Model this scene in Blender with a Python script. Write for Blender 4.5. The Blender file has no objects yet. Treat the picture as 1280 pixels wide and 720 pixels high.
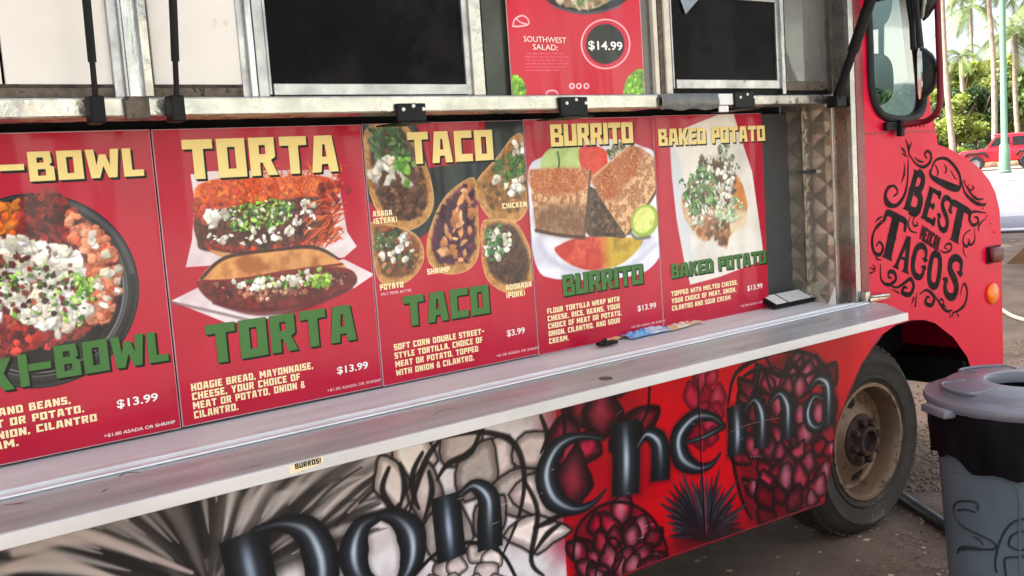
import bpy, bmesh, math, random
import numpy as np
from mathutils import Vector, Matrix
from mathutils.geometry import tessellate_polygon

S = bpy.context.scene
COL = S.collection
rnd = random.Random(7)
R = math.radians

# ------------------------------------------------------------------ camera
# truck side = plane y 0, ground = z 0, x runs along the truck to its nose
FPX = 1253.0
CAM = np.array([0.0, -2.34, 1.61])
def _n(v):
    v = np.array(v, float); return v/np.linalg.norm(v)
_X = _n([1640, 250, FPX])                      # truck length seen from the lens (right, up, forward)
_Zr = np.array([-787, 11440, -FPX])            # the vertical
_Z = _n(_Zr - _X*np.dot(_Zr, _X))
_Y = np.cross(_Z, _X); _Y = _Y if _Y[2] > 0 else -_Y
RIGHT = np.array([_X[0], _Y[0], _Z[0]]); UP = np.array([_X[1], _Y[1], _Z[1]]); FWD = np.array([_X[2], _Y[2], _Z[2]])
cam_d = bpy.data.cameras.new('camera'); cam = bpy.data.objects.new('camera', cam_d); COL.objects.link(cam)
cam_d.sensor_width = 36.0; cam_d.lens = FPX/1280*36.0; cam_d.clip_start = 0.05; cam_d.clip_end = 3000
m4 = Matrix.Identity(4)
for i in range(3):
    m4[i][0], m4[i][1], m4[i][2], m4[i][3] = RIGHT[i], UP[i], -FWD[i], CAM[i]
cam.matrix_world = m4
S.camera = cam

# ------------------------------------------------------------------ light
SUN_EL, SUN_AZ = 52.0, -45.0                     # azimuth from +y (behind the truck) towards +x
w = bpy.data.worlds.new('World'); S.world = w; w.use_nodes = True
nt = w.node_tree; nt.nodes.clear()
sky = nt.nodes.new('ShaderNodeTexSky'); sky.sky_type = 'NISHITA'; sky.sun_disc = False
sky.sun_elevation = R(SUN_EL); sky.sun_rotation = R(SUN_AZ); sky.air_density = 0.8; sky.dust_density = 6.0; sky.ozone_density = 1.0
bg = nt.nodes.new('ShaderNodeBackground'); bg.inputs[1].default_value = 0.15
wo = nt.nodes.new('ShaderNodeOutputWorld')
hs = nt.nodes.new('ShaderNodeHueSaturation'); hs.inputs['Saturation'].default_value = 0.45   # hazy, milky sky
nt.links.new(sky.outputs[0], hs.inputs['Color']); nt.links.new(hs.outputs[0], bg.inputs[0]); nt.links.new(bg.outputs[0], wo.inputs[0])
sun_d = bpy.data.lights.new('sun', 'SUN'); sun_d.energy = 2.6; sun_d.angle = R(0.5); sun_d.color = (1.0, 0.93, 0.83)
sun = bpy.data.objects.new('sun', sun_d); COL.objects.link(sun)
_sd = Vector((math.sin(R(SUN_AZ))*math.cos(R(SUN_EL)), math.cos(R(SUN_AZ))*math.cos(R(SUN_EL)), math.sin(R(SUN_EL))))
sun.rotation_euler = _sd.to_track_quat('Z', 'Y').to_euler(); sun.location = _sd*50
S.view_settings.view_transform = 'Standard'; S.view_settings.look = 'None'
S.view_settings.gamma = 1.0; S.view_settings.use_curve_mapping = False
S.view_settings.exposure = 2.22

# ------------------------------------------------------------------ measuring: a photo pixel on a known surface of the place
def ray(px, py):
    return (px-640)*RIGHT + (360-py)*UP + FPX*FWD
def W(px, py, Y=0.0):
    d = ray(px, py); t = (Y-CAM[1])/d[1]; return CAM + d*t
def G(px, py, z=0.0):
    d = ray(px, py); t = (z-CAM[2])/d[2]; return CAM + d*t
def WX(px, py, X):
    d = ray(px, py); t = (X-CAM[0])/d[0]; return CAM + d*t
def far(px, py, Z):
    return CAM + ray(px, py)*(Z/FPX)

# ------------------------------------------------------------------ materials
def C(r, g, b):
    f = lambda c: (c/255/12.92) if c/255 <= 0.04045 else ((c/255+0.055)/1.055)**2.4
    return (f(r), f(g), f(b))
def lin(a):
    a = np.clip(a, 0, 1); return np.where(a <= 0.04045, a/12.92, ((a+0.055)/1.055)**2.4)
MATS = {}
def M(name, base=(0.5, 0.5, 0.5), rough=0.5, metal=0.0, var=0.15, vs=6.0, bump=0.0, bs=60.0, coat=0.0, attr=None,
      stretch=(1, 1, 1), rvar=0.1, spots=None, emis=None, spec=0.3, bdist=0.01, spot_scale=9.0, spot_lo=0.62, spot_stretch=False, bdetail=4):
    if name in MATS: return MATS[name]
    m = bpy.data.materials.new(name); m.use_nodes = True; t = m.node_tree; L = t.links.new
    b = t.nodes['Principled BSDF']
    tc = t.nodes.new('ShaderNodeTexCoord'); mp = t.nodes.new('ShaderNodeMapping'); mp.inputs['Scale'].default_value = stretch
    L(tc.outputs['Object'], mp.inputs[0])
    nz = t.nodes.new('ShaderNodeTexNoise'); nz.inputs['Scale'].default_value = vs; nz.inputs['Detail'].default_value = 6; nz.inputs['Roughness'].default_value = 0.6
    L(mp.outputs[0], nz.inputs['Vector'])
    mix = t.nodes.new('ShaderNodeMix'); mix.data_type = 'RGBA'
    if attr:
        at = t.nodes.new('ShaderNodeAttribute'); at.attribute_name = attr
        mul = t.nodes.new('ShaderNodeMapRange'); mul.inputs[1].default_value = 0.3; mul.inputs[2].default_value = 0.7
        mul.inputs[3].default_value = 1-var; mul.inputs[4].default_value = 1+var
        L(nz.outputs[0], mul.inputs[0])
        vm = t.nodes.new('ShaderNodeVectorMath'); vm.operation = 'SCALE'
        L(at.outputs['Color'], vm.inputs[0]); L(mul.outputs[0], vm.inputs['Scale']); col = vm.outputs[0]
    else:
        mr = t.nodes.new('ShaderNodeMapRange'); mr.inputs[1].default_value = 0.3; mr.inputs[2].default_value = 0.7
        L(nz.outputs[0], mr.inputs[0]); L(mr.outputs[0], mix.inputs[0])
        mix.inputs[6].default_value = (*[c*(1-var) for c in base], 1); mix.inputs[7].default_value = (*[min(1, c*(1+var)) for c in base], 1)
        col = mix.outputs[2]
    if spots:
        n2 = t.nodes.new('ShaderNodeTexNoise'); n2.inputs['Scale'].default_value = spot_scale; n2.inputs['Detail'].default_value = 8; n2.inputs['Roughness'].default_value = 0.7
        L((mp if spot_stretch else tc).outputs[0 if spot_stretch else 'Object'], n2.inputs['Vector'])
        r2 = t.nodes.new('ShaderNodeMapRange'); r2.inputs[1].default_value = spot_lo; r2.inputs[2].default_value = spot_lo+0.05
        L(n2.outputs[0], r2.inputs[0])
        mx2 = t.nodes.new('ShaderNodeMix'); mx2.data_type = 'RGBA'; L(r2.outputs[0], mx2.inputs[0]); L(col, mx2.inputs[6])
        mx2.inputs[7].default_value = (*spots, 1); col = mx2.outputs[2]
        if metal > 0:
            mm = t.nodes.new('ShaderNodeMath'); mm.operation = 'SUBTRACT'; mm.inputs[0].default_value = metal; L(r2.outputs[0], mm.inputs[1]); mm.use_clamp = True
            L(mm.outputs[0], b.inputs['Metallic'])
    L(col, b.inputs['Base Color'])
    rr = t.nodes.new('ShaderNodeMapRange'); rr.inputs[1].default_value = 0.3; rr.inputs[2].default_value = 0.7
    rr.inputs[3].default_value = max(0.02, rough-rvar); rr.inputs[4].default_value = min(1, rough+rvar)
    n3 = t.nodes.new('ShaderNodeTexNoise'); n3.inputs['Scale'].default_value = vs*2.3; n3.inputs['Detail'].default_value = 5
    L(mp.outputs[0], n3.inputs['Vector']); L(n3.outputs[0], rr.inputs[0]); L(rr.outputs[0], b.inputs['Roughness'])
    if not (spots and metal > 0): b.inputs['Metallic'].default_value = metal
    b.inputs['Specular IOR Level'].default_value = spec
    if coat: b.inputs['Coat Weight'].default_value = coat; b.inputs['Coat Roughness'].default_value = 0.12
    if bump:
        bn = t.nodes.new('ShaderNodeTexNoise'); bn.inputs['Scale'].default_value = bs; bn.inputs['Detail'].default_value = bdetail
        L(mp.outputs[0], bn.inputs['Vector'])
        bp = t.nodes.new('ShaderNodeBump'); bp.inputs['Strength'].default_value = bump; bp.inputs['Distance'].default_value = bdist
        L(bn.outputs[0], bp.inputs['Height']); L(bp.outputs[0], b.inputs['Normal'])
        if coat: L(bp.outputs[0], b.inputs['Coat Normal'])
    if emis: b.inputs['Emission Color'].default_value = (*emis[0], 1); b.inputs['Emission Strength'].default_value = emis[1]
    MATS[name] = m; return m
def glass(name, tint=(0.85, 0.95, 0.92), refl=0.12, dark=0.0):
    if name in MATS: return MATS[name]
    m = bpy.data.materials.new(name); m.use_nodes = True; t = m.node_tree; L = t.links.new
    t.nodes.remove(t.nodes['Principled BSDF']); out = t.nodes['Material Output']
    tr = t.nodes.new('ShaderNodeBsdfTransparent'); tr.inputs[0].default_value = (*tint, 1)
    gl = t.nodes.new('ShaderNodeBsdfGlossy'); gl.inputs['Roughness'].default_value = 0.03
    tc = t.nodes.new('ShaderNodeTexCoord'); nz = t.nodes.new('ShaderNodeTexNoise'); nz.inputs['Scale'].default_value = 3
    bp = t.nodes.new('ShaderNodeBump'); bp.inputs['Strength'].default_value = 0.02; bp.inputs['Distance'].default_value = 0.02
    L(tc.outputs['Object'], nz.inputs['Vector']); L(nz.outputs[0], bp.inputs['Height']); L(bp.outputs[0], gl.inputs['Normal'])
    fr = t.nodes.new('ShaderNodeFresnel'); fr.inputs[0].default_value = 1.5
    ad = t.nodes.new('ShaderNodeMath'); ad.operation = 'ADD'; ad.inputs[1].default_value = refl; ad.use_clamp = True; L(fr.outputs[0], ad.inputs[0])
    mx = t.nodes.new('ShaderNodeMixShader'); L(ad.outputs[0], mx.inputs[0]); L(tr.outputs[0], mx.inputs[1]); L(gl.outputs[0], mx.inputs[2])
    L(mx.outputs[0], out.inputs[0]); MATS[name] = m; return m

# ------------------------------------------------------------------ objects
def thing(name, label, cat, loc=(0, 0, 0), group=None):
    o = bpy.data.objects.new(name, None); o.location = loc; o.empty_display_size = 0.1; COL.objects.link(o)
    o['label'] = label; o['category'] = cat
    if group: o['group'] = group
    return o
def tag(o, label, cat, group=None):
    o['label'] = label; o['category'] = cat
    if group: o['group'] = group
    return o
def link(name, me, mat, parent=None, kind=None, smooth=None):
    o = bpy.data.objects.new(name, me); COL.objects.link(o)
    if mat: me.materials.append(mat)
    if parent:
        o.parent = parent
        p = Vector(parent.location); q = parent.parent
        while q: p += Vector(q.location); q = q.parent
        o.matrix_parent_inverse = Matrix.Identity(4); o.location = -p     # meshes are written in world coordinates
    if kind: o['kind'] = kind
    if smooth is not None:
        me.polygons.foreach_set('use_smooth', [True]*len(me.polygons))
        if smooth < 180: me.set_sharp_from_angle(angle=R(smooth))
    return o
class MB:
    def __init__(s): s.v = []; s.f = []
    def add(s, vs, fs):
        n = len(s.v); s.v += [tuple(map(float, p)) for p in vs]; s.f += [tuple(i+n for i in f) for f in fs]; return s
    def bm(s, b):
        b.verts.ensure_lookup_table(); b.verts.index_update()
        s.add([v.co for v in b.verts], [[v.index for v in f.verts] for f in b.faces]); b.free(); return s
    def box(s, x0, x1, y0, y1, z0, z1, bev=0.0, mtx=None):
        b = bmesh.new(); bmesh.ops.create_cube(b, size=1)
        for v in b.verts: v.co = Vector(((x0+x1)/2+v.co.x*(x1-x0), (y0+y1)/2+v.co.y*(y1-y0), (z0+z1)/2+v.co.z*(z1-z0)))
        if bev: bmesh.ops.bevel(b, geom=b.edges[:], offset=bev, segments=2, affect='EDGES', profile=0.5)
        if mtx is not None: bmesh.ops.transform(b, matrix=mtx, verts=b.verts)
        return s.bm(b)
    def prism(s, pts, axis, a, b_, bev=0.0):
        """polygon pts (two coordinates) pushed along axis from a to b_"""
        def P(p, t):
            return {'y': (p[0], t, p[1]), 'x': (t, p[0], p[1]), 'z': (p[0], p[1], t)}[axis]
        n = len(pts); b = bmesh.new()
        A = [b.verts.new(P(p, a)) for p in pts]; B = [b.verts.new(P(p, b_)) for p in pts]
        b.faces.new(A); b.faces.new(B[::-1])
        for i in range(n): b.faces.new((A[i], B[i], B[(i+1) % n], A[(i+1) % n]))
        bmesh.ops.recalc_face_normals(b, faces=b.faces)
        if bev: bmesh.ops.bevel(b, geom=b.edges[:], offset=bev, segments=2, affect='EDGES', profile=0.5)
        return s.bm(b)
    def tube(s, pts, r, n=10, caps=True):
        pts = [Vector(p) for p in pts]; k = len(pts); rr = r if hasattr(r, '__len__') else [r]*k
        up = None; rings = []
        for i in range(k):
            d = (pts[min(i+1, k-1)]-pts[max(i-1, 0)]).normalized()
            if up is None: up = d.orthogonal().normalized()
            up = (up - d*up.dot(d)).normalized(); sd = d.cross(up)
            rings.append([pts[i]+(up*math.cos(2*math.pi*j/n)+sd*math.sin(2*math.pi*j/n))*rr[i] for j in range(n)])
        vs = [p for q in rings for p in q]; fs = []
        for i in range(k-1):
            for j in range(n): fs.append((i*n+j, i*n+(j+1) % n, (i+1)*n+(j+1) % n, (i+1)*n+j))
        if caps: fs += [tuple(range(n))[::-1], tuple(range((k-1)*n, k*n))]
        return s.add(vs, fs)
    def lathe(s, prof, c, axis='z', n=48, closed=False, caps=False):
        """prof: (radius, height along axis)"""
        vs = []; fs = []; k = len(prof)
        for (r, h) in prof:
            for j in range(n):
                a = 2*math.pi*j/n; p = (r*math.cos(a), r*math.sin(a))
                vs.append({'z': (c[0]+p[0], c[1]+p[1], c[2]+h), 'y': (c[0]+p[0], c[1]+h, c[2]+p[1]), 'x': (c[0]+h, c[1]+p[0], c[2]+p[1])}[axis])
        for i in range(k-1 if not closed else k):
            i2 = (i+1) % k
            for j in range(n): fs.append((i*n+j, i*n+(j+1) % n, i2*n+(j+1) % n, i2*n+j))
        if caps: fs += [tuple(range(n)), tuple(range((k-1)*n, k*n))]
        return s.add(vs, fs)
    def build(s, name, mat, parent=None, kind=None, smooth=None):
        me = bpy.data.meshes.new(name); me.from_pydata(s.v, [], s.f); me.update()
        b = bmesh.new(); b.from_mesh(me); bmesh.ops.recalc_face_normals(b, faces=b.faces); b.to_mesh(me); b.free()
        return link(name, me, mat, parent, kind, smooth)
def raw(name, vs, fs, mat, parent=None, kind=None, smooth=None):
    me = bpy.data.meshes.new(name); me.from_pydata([tuple(map(float, v)) for v in vs], [], fs); me.update()
    return link(name, me, mat, parent, kind, smooth)
def spline(pts, n=8, closed=False):
    pts = [np.array(p, float) for p in pts]; out = []; k = len(pts)
    for i in range(k if closed else k-1):
        if closed: p0, p1, p2, p3 = pts[i-1], pts[i], pts[(i+1) % k], pts[(i+2) % k]
        else: p0, p1, p2, p3 = pts[max(i-1, 0)], pts[i], pts[i+1], pts[min(i+2, k-1)]
        for j in range(n):
            t = j/n; out.append(0.5*((2*p1)+(-p0+p2)*t+(2*p0-5*p1+4*p2-p3)*t*t+(-p0+3*p1-3*p2+p3)*t**3))
    if not closed: out.append(pts[-1])
    return out
# ------------------------------------------------------------------ printing and airbrush: colours written per point of a fine sheet
_tab = np.random.RandomState(3).rand(256, 256)
def vnoise(x, z):
    xi = np.floor(x).astype(int); zi = np.floor(z).astype(int); fx = x-xi; fz = z-zi
    fx = fx*fx*(3-2*fx); fz = fz*fz*(3-2*fz); g = lambda a, b: _tab[a & 255, b & 255]
    return (g(xi, zi)*(1-fx)+g(xi+1, zi)*fx)*(1-fz)+(g(xi, zi+1)*(1-fx)+g(xi+1, zi+1)*fx)*fz
def fbm(x, z, scale, oct=4, seed=0):
    r = 0; a = 0.5; tot = 0
    for o in range(oct):
        r = r+a*vnoise(x/scale+17.3*o+seed*31.7, z/scale+9.1*o+seed*12.3); tot += a; a *= 0.5; scale /= 2.03
    return r/tot
def sstep(a, b, x):
    t = np.clip((x-a)/(b-a), 0, 1); return t*t*(3-2*t)
def col8(c): return np.array(c, float)/255
def palette(cols, scale, seed=0, gain=2.2):
    cs = np.array([col8(c) for c in cols])
    def f(X, Z):
        t = np.clip((fbm(X, Z, scale, 4, seed)-0.5)*gain+0.5, 0, 0.9999)*(len(cs)-1); i = t.astype(int); u = (t-i)[..., None]
        return cs[i]*(1-u)+cs[np.minimum(i+1, len(cs)-1)]*u
    return f
def inpoly(p, poly):
    x, y = p; c = False; n = len(poly); j = n-1
    for i in range(n):
        if (poly[i][1] > y) != (poly[j][1] > y) and x < (poly[j][0]-poly[i][0])*(y-poly[i][1])/(poly[j][1]-poly[i][1])+poly[i][0]: c = not c
        j = i
    return c
class Canvas:
    def __init__(s, xs, zs, base, Y):
        s.xs, s.zs, s.Y = xs, zs, Y
        s.X, s.Z = np.meshgrid(xs, zs); s.img = np.zeros(s.X.shape+(3,)); s.img[:] = base(s.X, s.Z) if callable(base) else col8(base)
    def uv(s, pts): return [tuple(W(p[0], p[1], s.Y)[[0, 2]]) for p in pts]      # photo pixel -> metres on this sheet
    def sl(s, pts, pad):
        a = np.array(pts); x0, z0 = a.min(0)-pad; x1, z1 = a.max(0)+pad
        return (slice(*np.searchsorted(s.zs, [z0, z1])), slice(*np.searchsorted(s.xs, [x0, x1])))
    def put(s, sl, a, col):
        if callable(col): col = col(s.X[sl], s.Z[sl])
        else: col = col8(col)
        a = np.asarray(a)[..., None]; s.img[sl] = s.img[sl]*(1-a)+col*a
    def sd(s, sl, pts):
        X, Z = s.X[sl], s.Z[sl]; d = np.full(X.shape, 1e9); ins = np.zeros(X.shape, bool); n = len(pts)
        for i in range(n):
            (ax, az), (bx, bz) = pts[i-1], pts[i]; ex, ez = bx-ax, bz-az; L = ex*ex+ez*ez+1e-18
            t = np.clip(((X-ax)*ex+(Z-az)*ez)/L, 0, 1); d = np.minimum(d, (X-ax-t*ex)**2+(Z-az-t*ez)**2)
            if az != bz:
                ins ^= ((az > Z) != (bz > Z)) & (X < (bx-ax)*(Z-az)/(bz-az)+ax)
        d = np.sqrt(d); return np.where(ins, d, -d)
    def poly(s, pts, col, soft=0.0015, alpha=1.0, px=True):
        if px: pts = s.uv(pts)
        sl = s.sl(pts, soft*2)
        if s.X[sl].size == 0: return
        s.put(sl, alpha*sstep(-soft, soft, s.sd(sl, pts)), col)
    def blob(s, pts, col, soft=0.0015, alpha=1.0, n=6): s.poly(spline(pts, n, True), col, soft, alpha)
    def oval(s, c, rx, ry, col, soft=0.0015, alpha=1.0, rot=0.0, px=True):
        cr, sr = math.cos(rot), math.sin(rot)
        pts = [(c[0]+rx*math.cos(a)*cr-ry*math.sin(a)*sr, c[1]+rx*math.cos(a)*sr+ry*math.sin(a)*cr) for a in np.linspace(0, 2*math.pi, 40)[:-1]]
        s.poly(pts, col, soft, alpha, px)
    def near(s, sl, pts, rad):
        X, Z = s.X[sl], s.Z[sl]; best = np.full(X.shape, 1e9); along = np.zeros(X.shape); n = len(pts)
        for i in range(n-1):
            (ax, az), (bx, bz) = pts[i], pts[i+1]; ex, ez = bx-ax, bz-az; L = ex*ex+ez*ez+1e-18
            t = np.clip(((X-ax)*ex+(Z-az)*ez)/L, 0, 1); q = np.sqrt((X-ax-t*ex)**2+(Z-az-t*ez)**2)/(rad[i]+(rad[i+1]-rad[i])*t)
            k = q < best; best = np.where(k, q, best); along = np.where(k, (i+t)/(n-1), along)
        return best, along
    def stroke(s, pts, wd, col, soft=0.35, alpha=1.0, px=True, smooth=6):
        """soft brush line; wd = half width in metres (one or one per point)"""
        if smooth: pts = spline(pts, smooth)
        if px: pts = s.uv(pts)
        rad = np.interp(np.linspace(0, 1, len(pts)), np.linspace(0, 1, len(wd)), wd) if hasattr(wd, '__len__') else [wd]*len(pts)
        sl = s.sl(pts, max(rad)*1.6)
        if s.X[sl].size == 0: return
        q, _ = s.near(sl, pts, rad); s.put(sl, alpha*sstep(1+soft, 1-soft, q), col)
    def chrome(s, pts, wd, smooth=8, hi=(196, 210, 222), pos=0.5, spread=0.3, flat=''):
        """one airbrushed letter stroke: near-black edge, pale steel-blue streak"""
        if smooth: pts = spline(pts, smooth)
        pts = s.uv(pts); rad = np.interp(np.linspace(0, 1, len(pts)), np.linspace(0, 1, len(wd)), wd)
        sl = s.sl(pts, max(rad)*1.5)
        if s.X[sl].size == 0: return
        q, al = s.near(sl, pts, rad)
        for end, (e0, e1) in (('s', (0, 2)), ('e', (-1, -3))):      # square-cut ends
            if end in flat:
                d = np.array(pts[e0])-np.array(pts[e1]); d /= np.linalg.norm(d)+1e-12; rr_ = rad[e0]
                ov = ((s.X[sl]-pts[e0][0])*d[0]+(s.Z[sl]-pts[e0][1])*d[1])/rr_
                near_ = np.hypot(s.X[sl]-pts[e0][0], s.Z[sl]-pts[e0][1]) < rr_*1.6
                q = np.where(near_ & (ov > 0), np.maximum(q, 1+ov*1.0), q)
        s.put(sl, 0.35*sstep(1.5, 0.9, q), (14, 12, 14))
        body = col8((20, 20, 24))+np.zeros(q.shape+(3,)); mid = col8((58, 66, 76)); h = col8(hi)
        k = sstep(0.85, 0.05, q)*(0.35+0.65*np.exp(-((al-pos)/spread)**2)); k = k[..., None]
        colr = body*(1-k)+mid*k; k2 = (sstep(0.34, 0.0, q)*np.exp(-((al-pos)/spread)**2)*0.95)[..., None]; colr = colr*(1-k2)+h*k2
        a = sstep(1.04, 0.96, q)[..., None]; s.img[sl] = s.img[sl]*(1-a)+colr*a
    def bits(s, region, n, size, cols, seed=0, aspect=(0.6, 1.0), shadow=0.5, px=True, k=(4, 7), rot=None):
        """chopped food: irregular pieces, each with its own tone and a dark lower edge as printed"""
        r = random.Random(seed); reg = s.uv(region) if px else region; a = np.array(reg); x0, z0 = a.min(0); x1, z1 = a.max(0)
        made = 0; tries = 0
        while made < n and tries < n*30:
            tries += 1; c = (r.uniform(x0, x1), r.uniform(z0, z1))
            if not inpoly(c, reg): continue
            made += 1; sz = r.uniform(*size); asp = r.uniform(*aspect); th = r.uniform(0, 6.28) if rot is None else rot+r.uniform(-.3, .3); m = r.randint(*k)
            P = []
            for i in range(m):
                an = 2*math.pi*(i+r.uniform(-.25, .25))/m; q = sz*r.uniform(.75, 1.1)
                u, v = q*math.cos(an), q*asp*math.sin(an); P.append((c[0]+u*math.cos(th)-v*math.sin(th), c[1]+u*math.sin(th)+v*math.cos(th)))
            cc = np.array(r.choice(cols), float)*r.uniform(.80, 1.14); cc = np.clip(cc, 0, 255)
            sf = max(0.0009, sz*0.16)
            if shadow: s.poly([(p[0]+sz*.12, p[1]-sz*.18) for p in P], tuple(cc*.42), sz*.45, shadow*.8, False)
            sl = s.sl(P, sf*2)
            if s.X[sl].size == 0: continue
            d = s.sd(sl, P); g = np.clip((s.Z[sl]-c[1])/sz*.18+(s.X[sl]-c[0])/sz*-.08+fbm(s.X[sl], s.Z[sl], sz*.8, 2, seed)*.5+.78, .6, 1.14)
            s.put(sl, sstep(-sf, sf, d), lambda X, Z: np.clip(col8(cc)*g[..., None], 0, 1))
    def cells(s, region, size, centre, edge, seed=0, aspect=1.0, rot=0.0, line=0.22, soft=0.006, alpha=1.0, glow=0.5, px=True, dark=None):
        """airbrushed agave-heart scales: pale cells between dark outlines"""
        r = np.random.RandomState(seed); reg = s.uv(region) if px else region; sl = s.sl(reg, soft)
        X, Z = s.X[sl], s.Z[sl]
        if X.size == 0: return
        c, q = math.cos(rot), math.sin(rot); wob = 0.35
        U = (X*c+Z*q)/size; V = (-X*q+Z*c)/(size*aspect)
        U = U+(fbm(X, Z, size*1.6, 2, seed+5)-.5)*wob*2; V = V+(fbm(X, Z, size*1.6, 2, seed+9)-.5)*wob*2
        ui, vi = np.floor(U).astype(int), np.floor(V).astype(int); d1 = np.full(U.shape, 9.); d2 = d1.copy(); tone = np.zeros(U.shape)
        jit = r.rand(64, 64, 3)
        for a in (-1, 0, 1):
            for b in (-1, 0, 1):
                i, j = (ui+a) & 63, (vi+b) & 63; pxx = ui+a+.5+(jit[i, j, 0]-.5)*.7+.5*((vi+b) & 1); pz = vi+b+.5+(jit[i, j, 1]-.5)*.7
                d = np.hypot(U-pxx, V-pz); k = d < d1; d2 = np.where(k, d1, np.minimum(d2, d)); tone = np.where(k, jit[i, j, 2], tone); d1 = np.where(k, d, d1)
        e = d2-d1; ce = np.array([col8(x) for x in centre]); ti = (tone*(len(ce)-.001)).astype(int); cc = ce[ti]
        shade = (0.30+(glow+.15)*sstep(0.0, 0.55, e)*(0.7+0.5*fbm(X, Z, size*.5, 2, seed)))[..., None]
        colr = np.clip(cc*shade/(0.45+glow*.9), 0, 1); ln = line*(.35+1.3*fbm(X, Z, size*1.2, 2, seed+3)); k = sstep(ln+.07, ln-.04, e)[..., None]*0.95; colr = colr*(1-k)+col8(edge)*k
        a = alpha*sstep(-soft, soft, s.sd(sl, reg)); s.put(sl, a, lambda *_: colr)
    def petals(s, region, w, h, cols, seed, fan=.6, edge=(20, 8, 12), hl=(226, 150, 166), jit=.28, rot0=0.0, step=(.92, .66), floor=.22, line=.0055):
        """airbrushed agave heart: overlapping scales, each dark rimmed with its own soft highlight"""
        r = random.Random(seed); a = np.array(region, float); x0, y0 = a.min(0); x1, y1 = a.max(0); cx = (x0+x1)/2; y = y0-h; row = 0
        while y < y1+h:
            x = x0-w+(row % 2)*w*step[0]*.5
            while x < x1+w:
                c = (x+r.uniform(-jit, jit)*w, y+r.uniform(-jit, jit)*h)
                if inpoly(c, region):
                    k = r.uniform(.72, 1.25); th = rot0+fan*(c[0]-cx)/(x1-x0)*2+r.uniform(-.35, .35)
                    P = []
                    for u, v in ((0, -1.05), (.55, -.55), (.92, .05), (.55, .62), (0, 1.0), (-.6, .6), (-.9, .0), (-.5, -.6)):
                        u, v = u*w*.62*k*r.uniform(.8, 1.15), v*h*.62*k*r.uniform(.85, 1.12); P.append((c[0]+u*math.cos(th)-v*math.sin(th), c[1]+u*math.sin(th)+v*math.cos(th)))
                    Q = s.uv(spline(P, 2, True)); sl = s.sl(Q, .012)
                    if s.X[sl].size:
                        d = s.sd(sl, Q); m = max(d.max(), .003); X, Z = s.X[sl], s.Z[sl]
                        s.put(sl, .95*sstep(-line, -line*.1, d), edge)
                        base = col8(r.choice(cols))*r.uniform(.7, 1.1); g = (sstep(.0, .85, d/m)*(.35+1.0*fbm(X, Z, .02, 3, seed)))[..., None]
                        colr = col8(edge)*(1-g)*.9+base*np.clip(g+floor, 0, 1); q = W(c[0]+w*.10*r.uniform(-1, 1), c[1]-h*.08, s.Y)[[0, 2]]
                        hh = np.exp(-(((X-q[0])/(m*.55))**2+((Z-q[1])/(m*1.0))**2))*r.choice([0, .25, .5, .8]); colr = colr*(1-hh[..., None])+col8(hl)*hh[..., None]
                        s.put(sl, sstep(.0002, .0028, d), lambda *_: np.clip(colr, 0, 1))
                x += w*step[0]
            y += h*step[1]; row += 1
    def sheet(s, name, mat, parent, yoff=0.0):
        nz, nx = s.X.shape; v = np.empty((nz*nx, 3)); v[:, 0] = s.X.ravel(); v[:, 1] = s.Y+yoff; v[:, 2] = s.Z.ravel()
        i = np.arange((nz-1)*(nx-1)); r = i//(nx-1); c = i % (nx-1); a = r*nx+c
        f = np.stack([a, a+1, a+nx+1, a+nx], 1).astype(np.int32)
        me = bpy.data.meshes.new(name); me.vertices.add(len(v)); me.vertices.foreach_set('co', v.ravel())
        me.loops.add(f.size); me.loops.foreach_set('vertex_index', f.ravel()); me.polygons.add(len(f))
        me.polygons.foreach_set('loop_start', np.arange(0, f.size, 4, dtype=np.int32)); me.update(calc_edges=True)
        at = me.attributes.new('ink', 'FLOAT_COLOR', 'POINT'); c4 = np.ones((nz*nx, 4), np.float32); c4[:, :3] = lin(s.img.reshape(-1, 3))
        at.data.foreach_set('color', c4.ravel()); return link(name, me, mat, parent)

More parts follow.
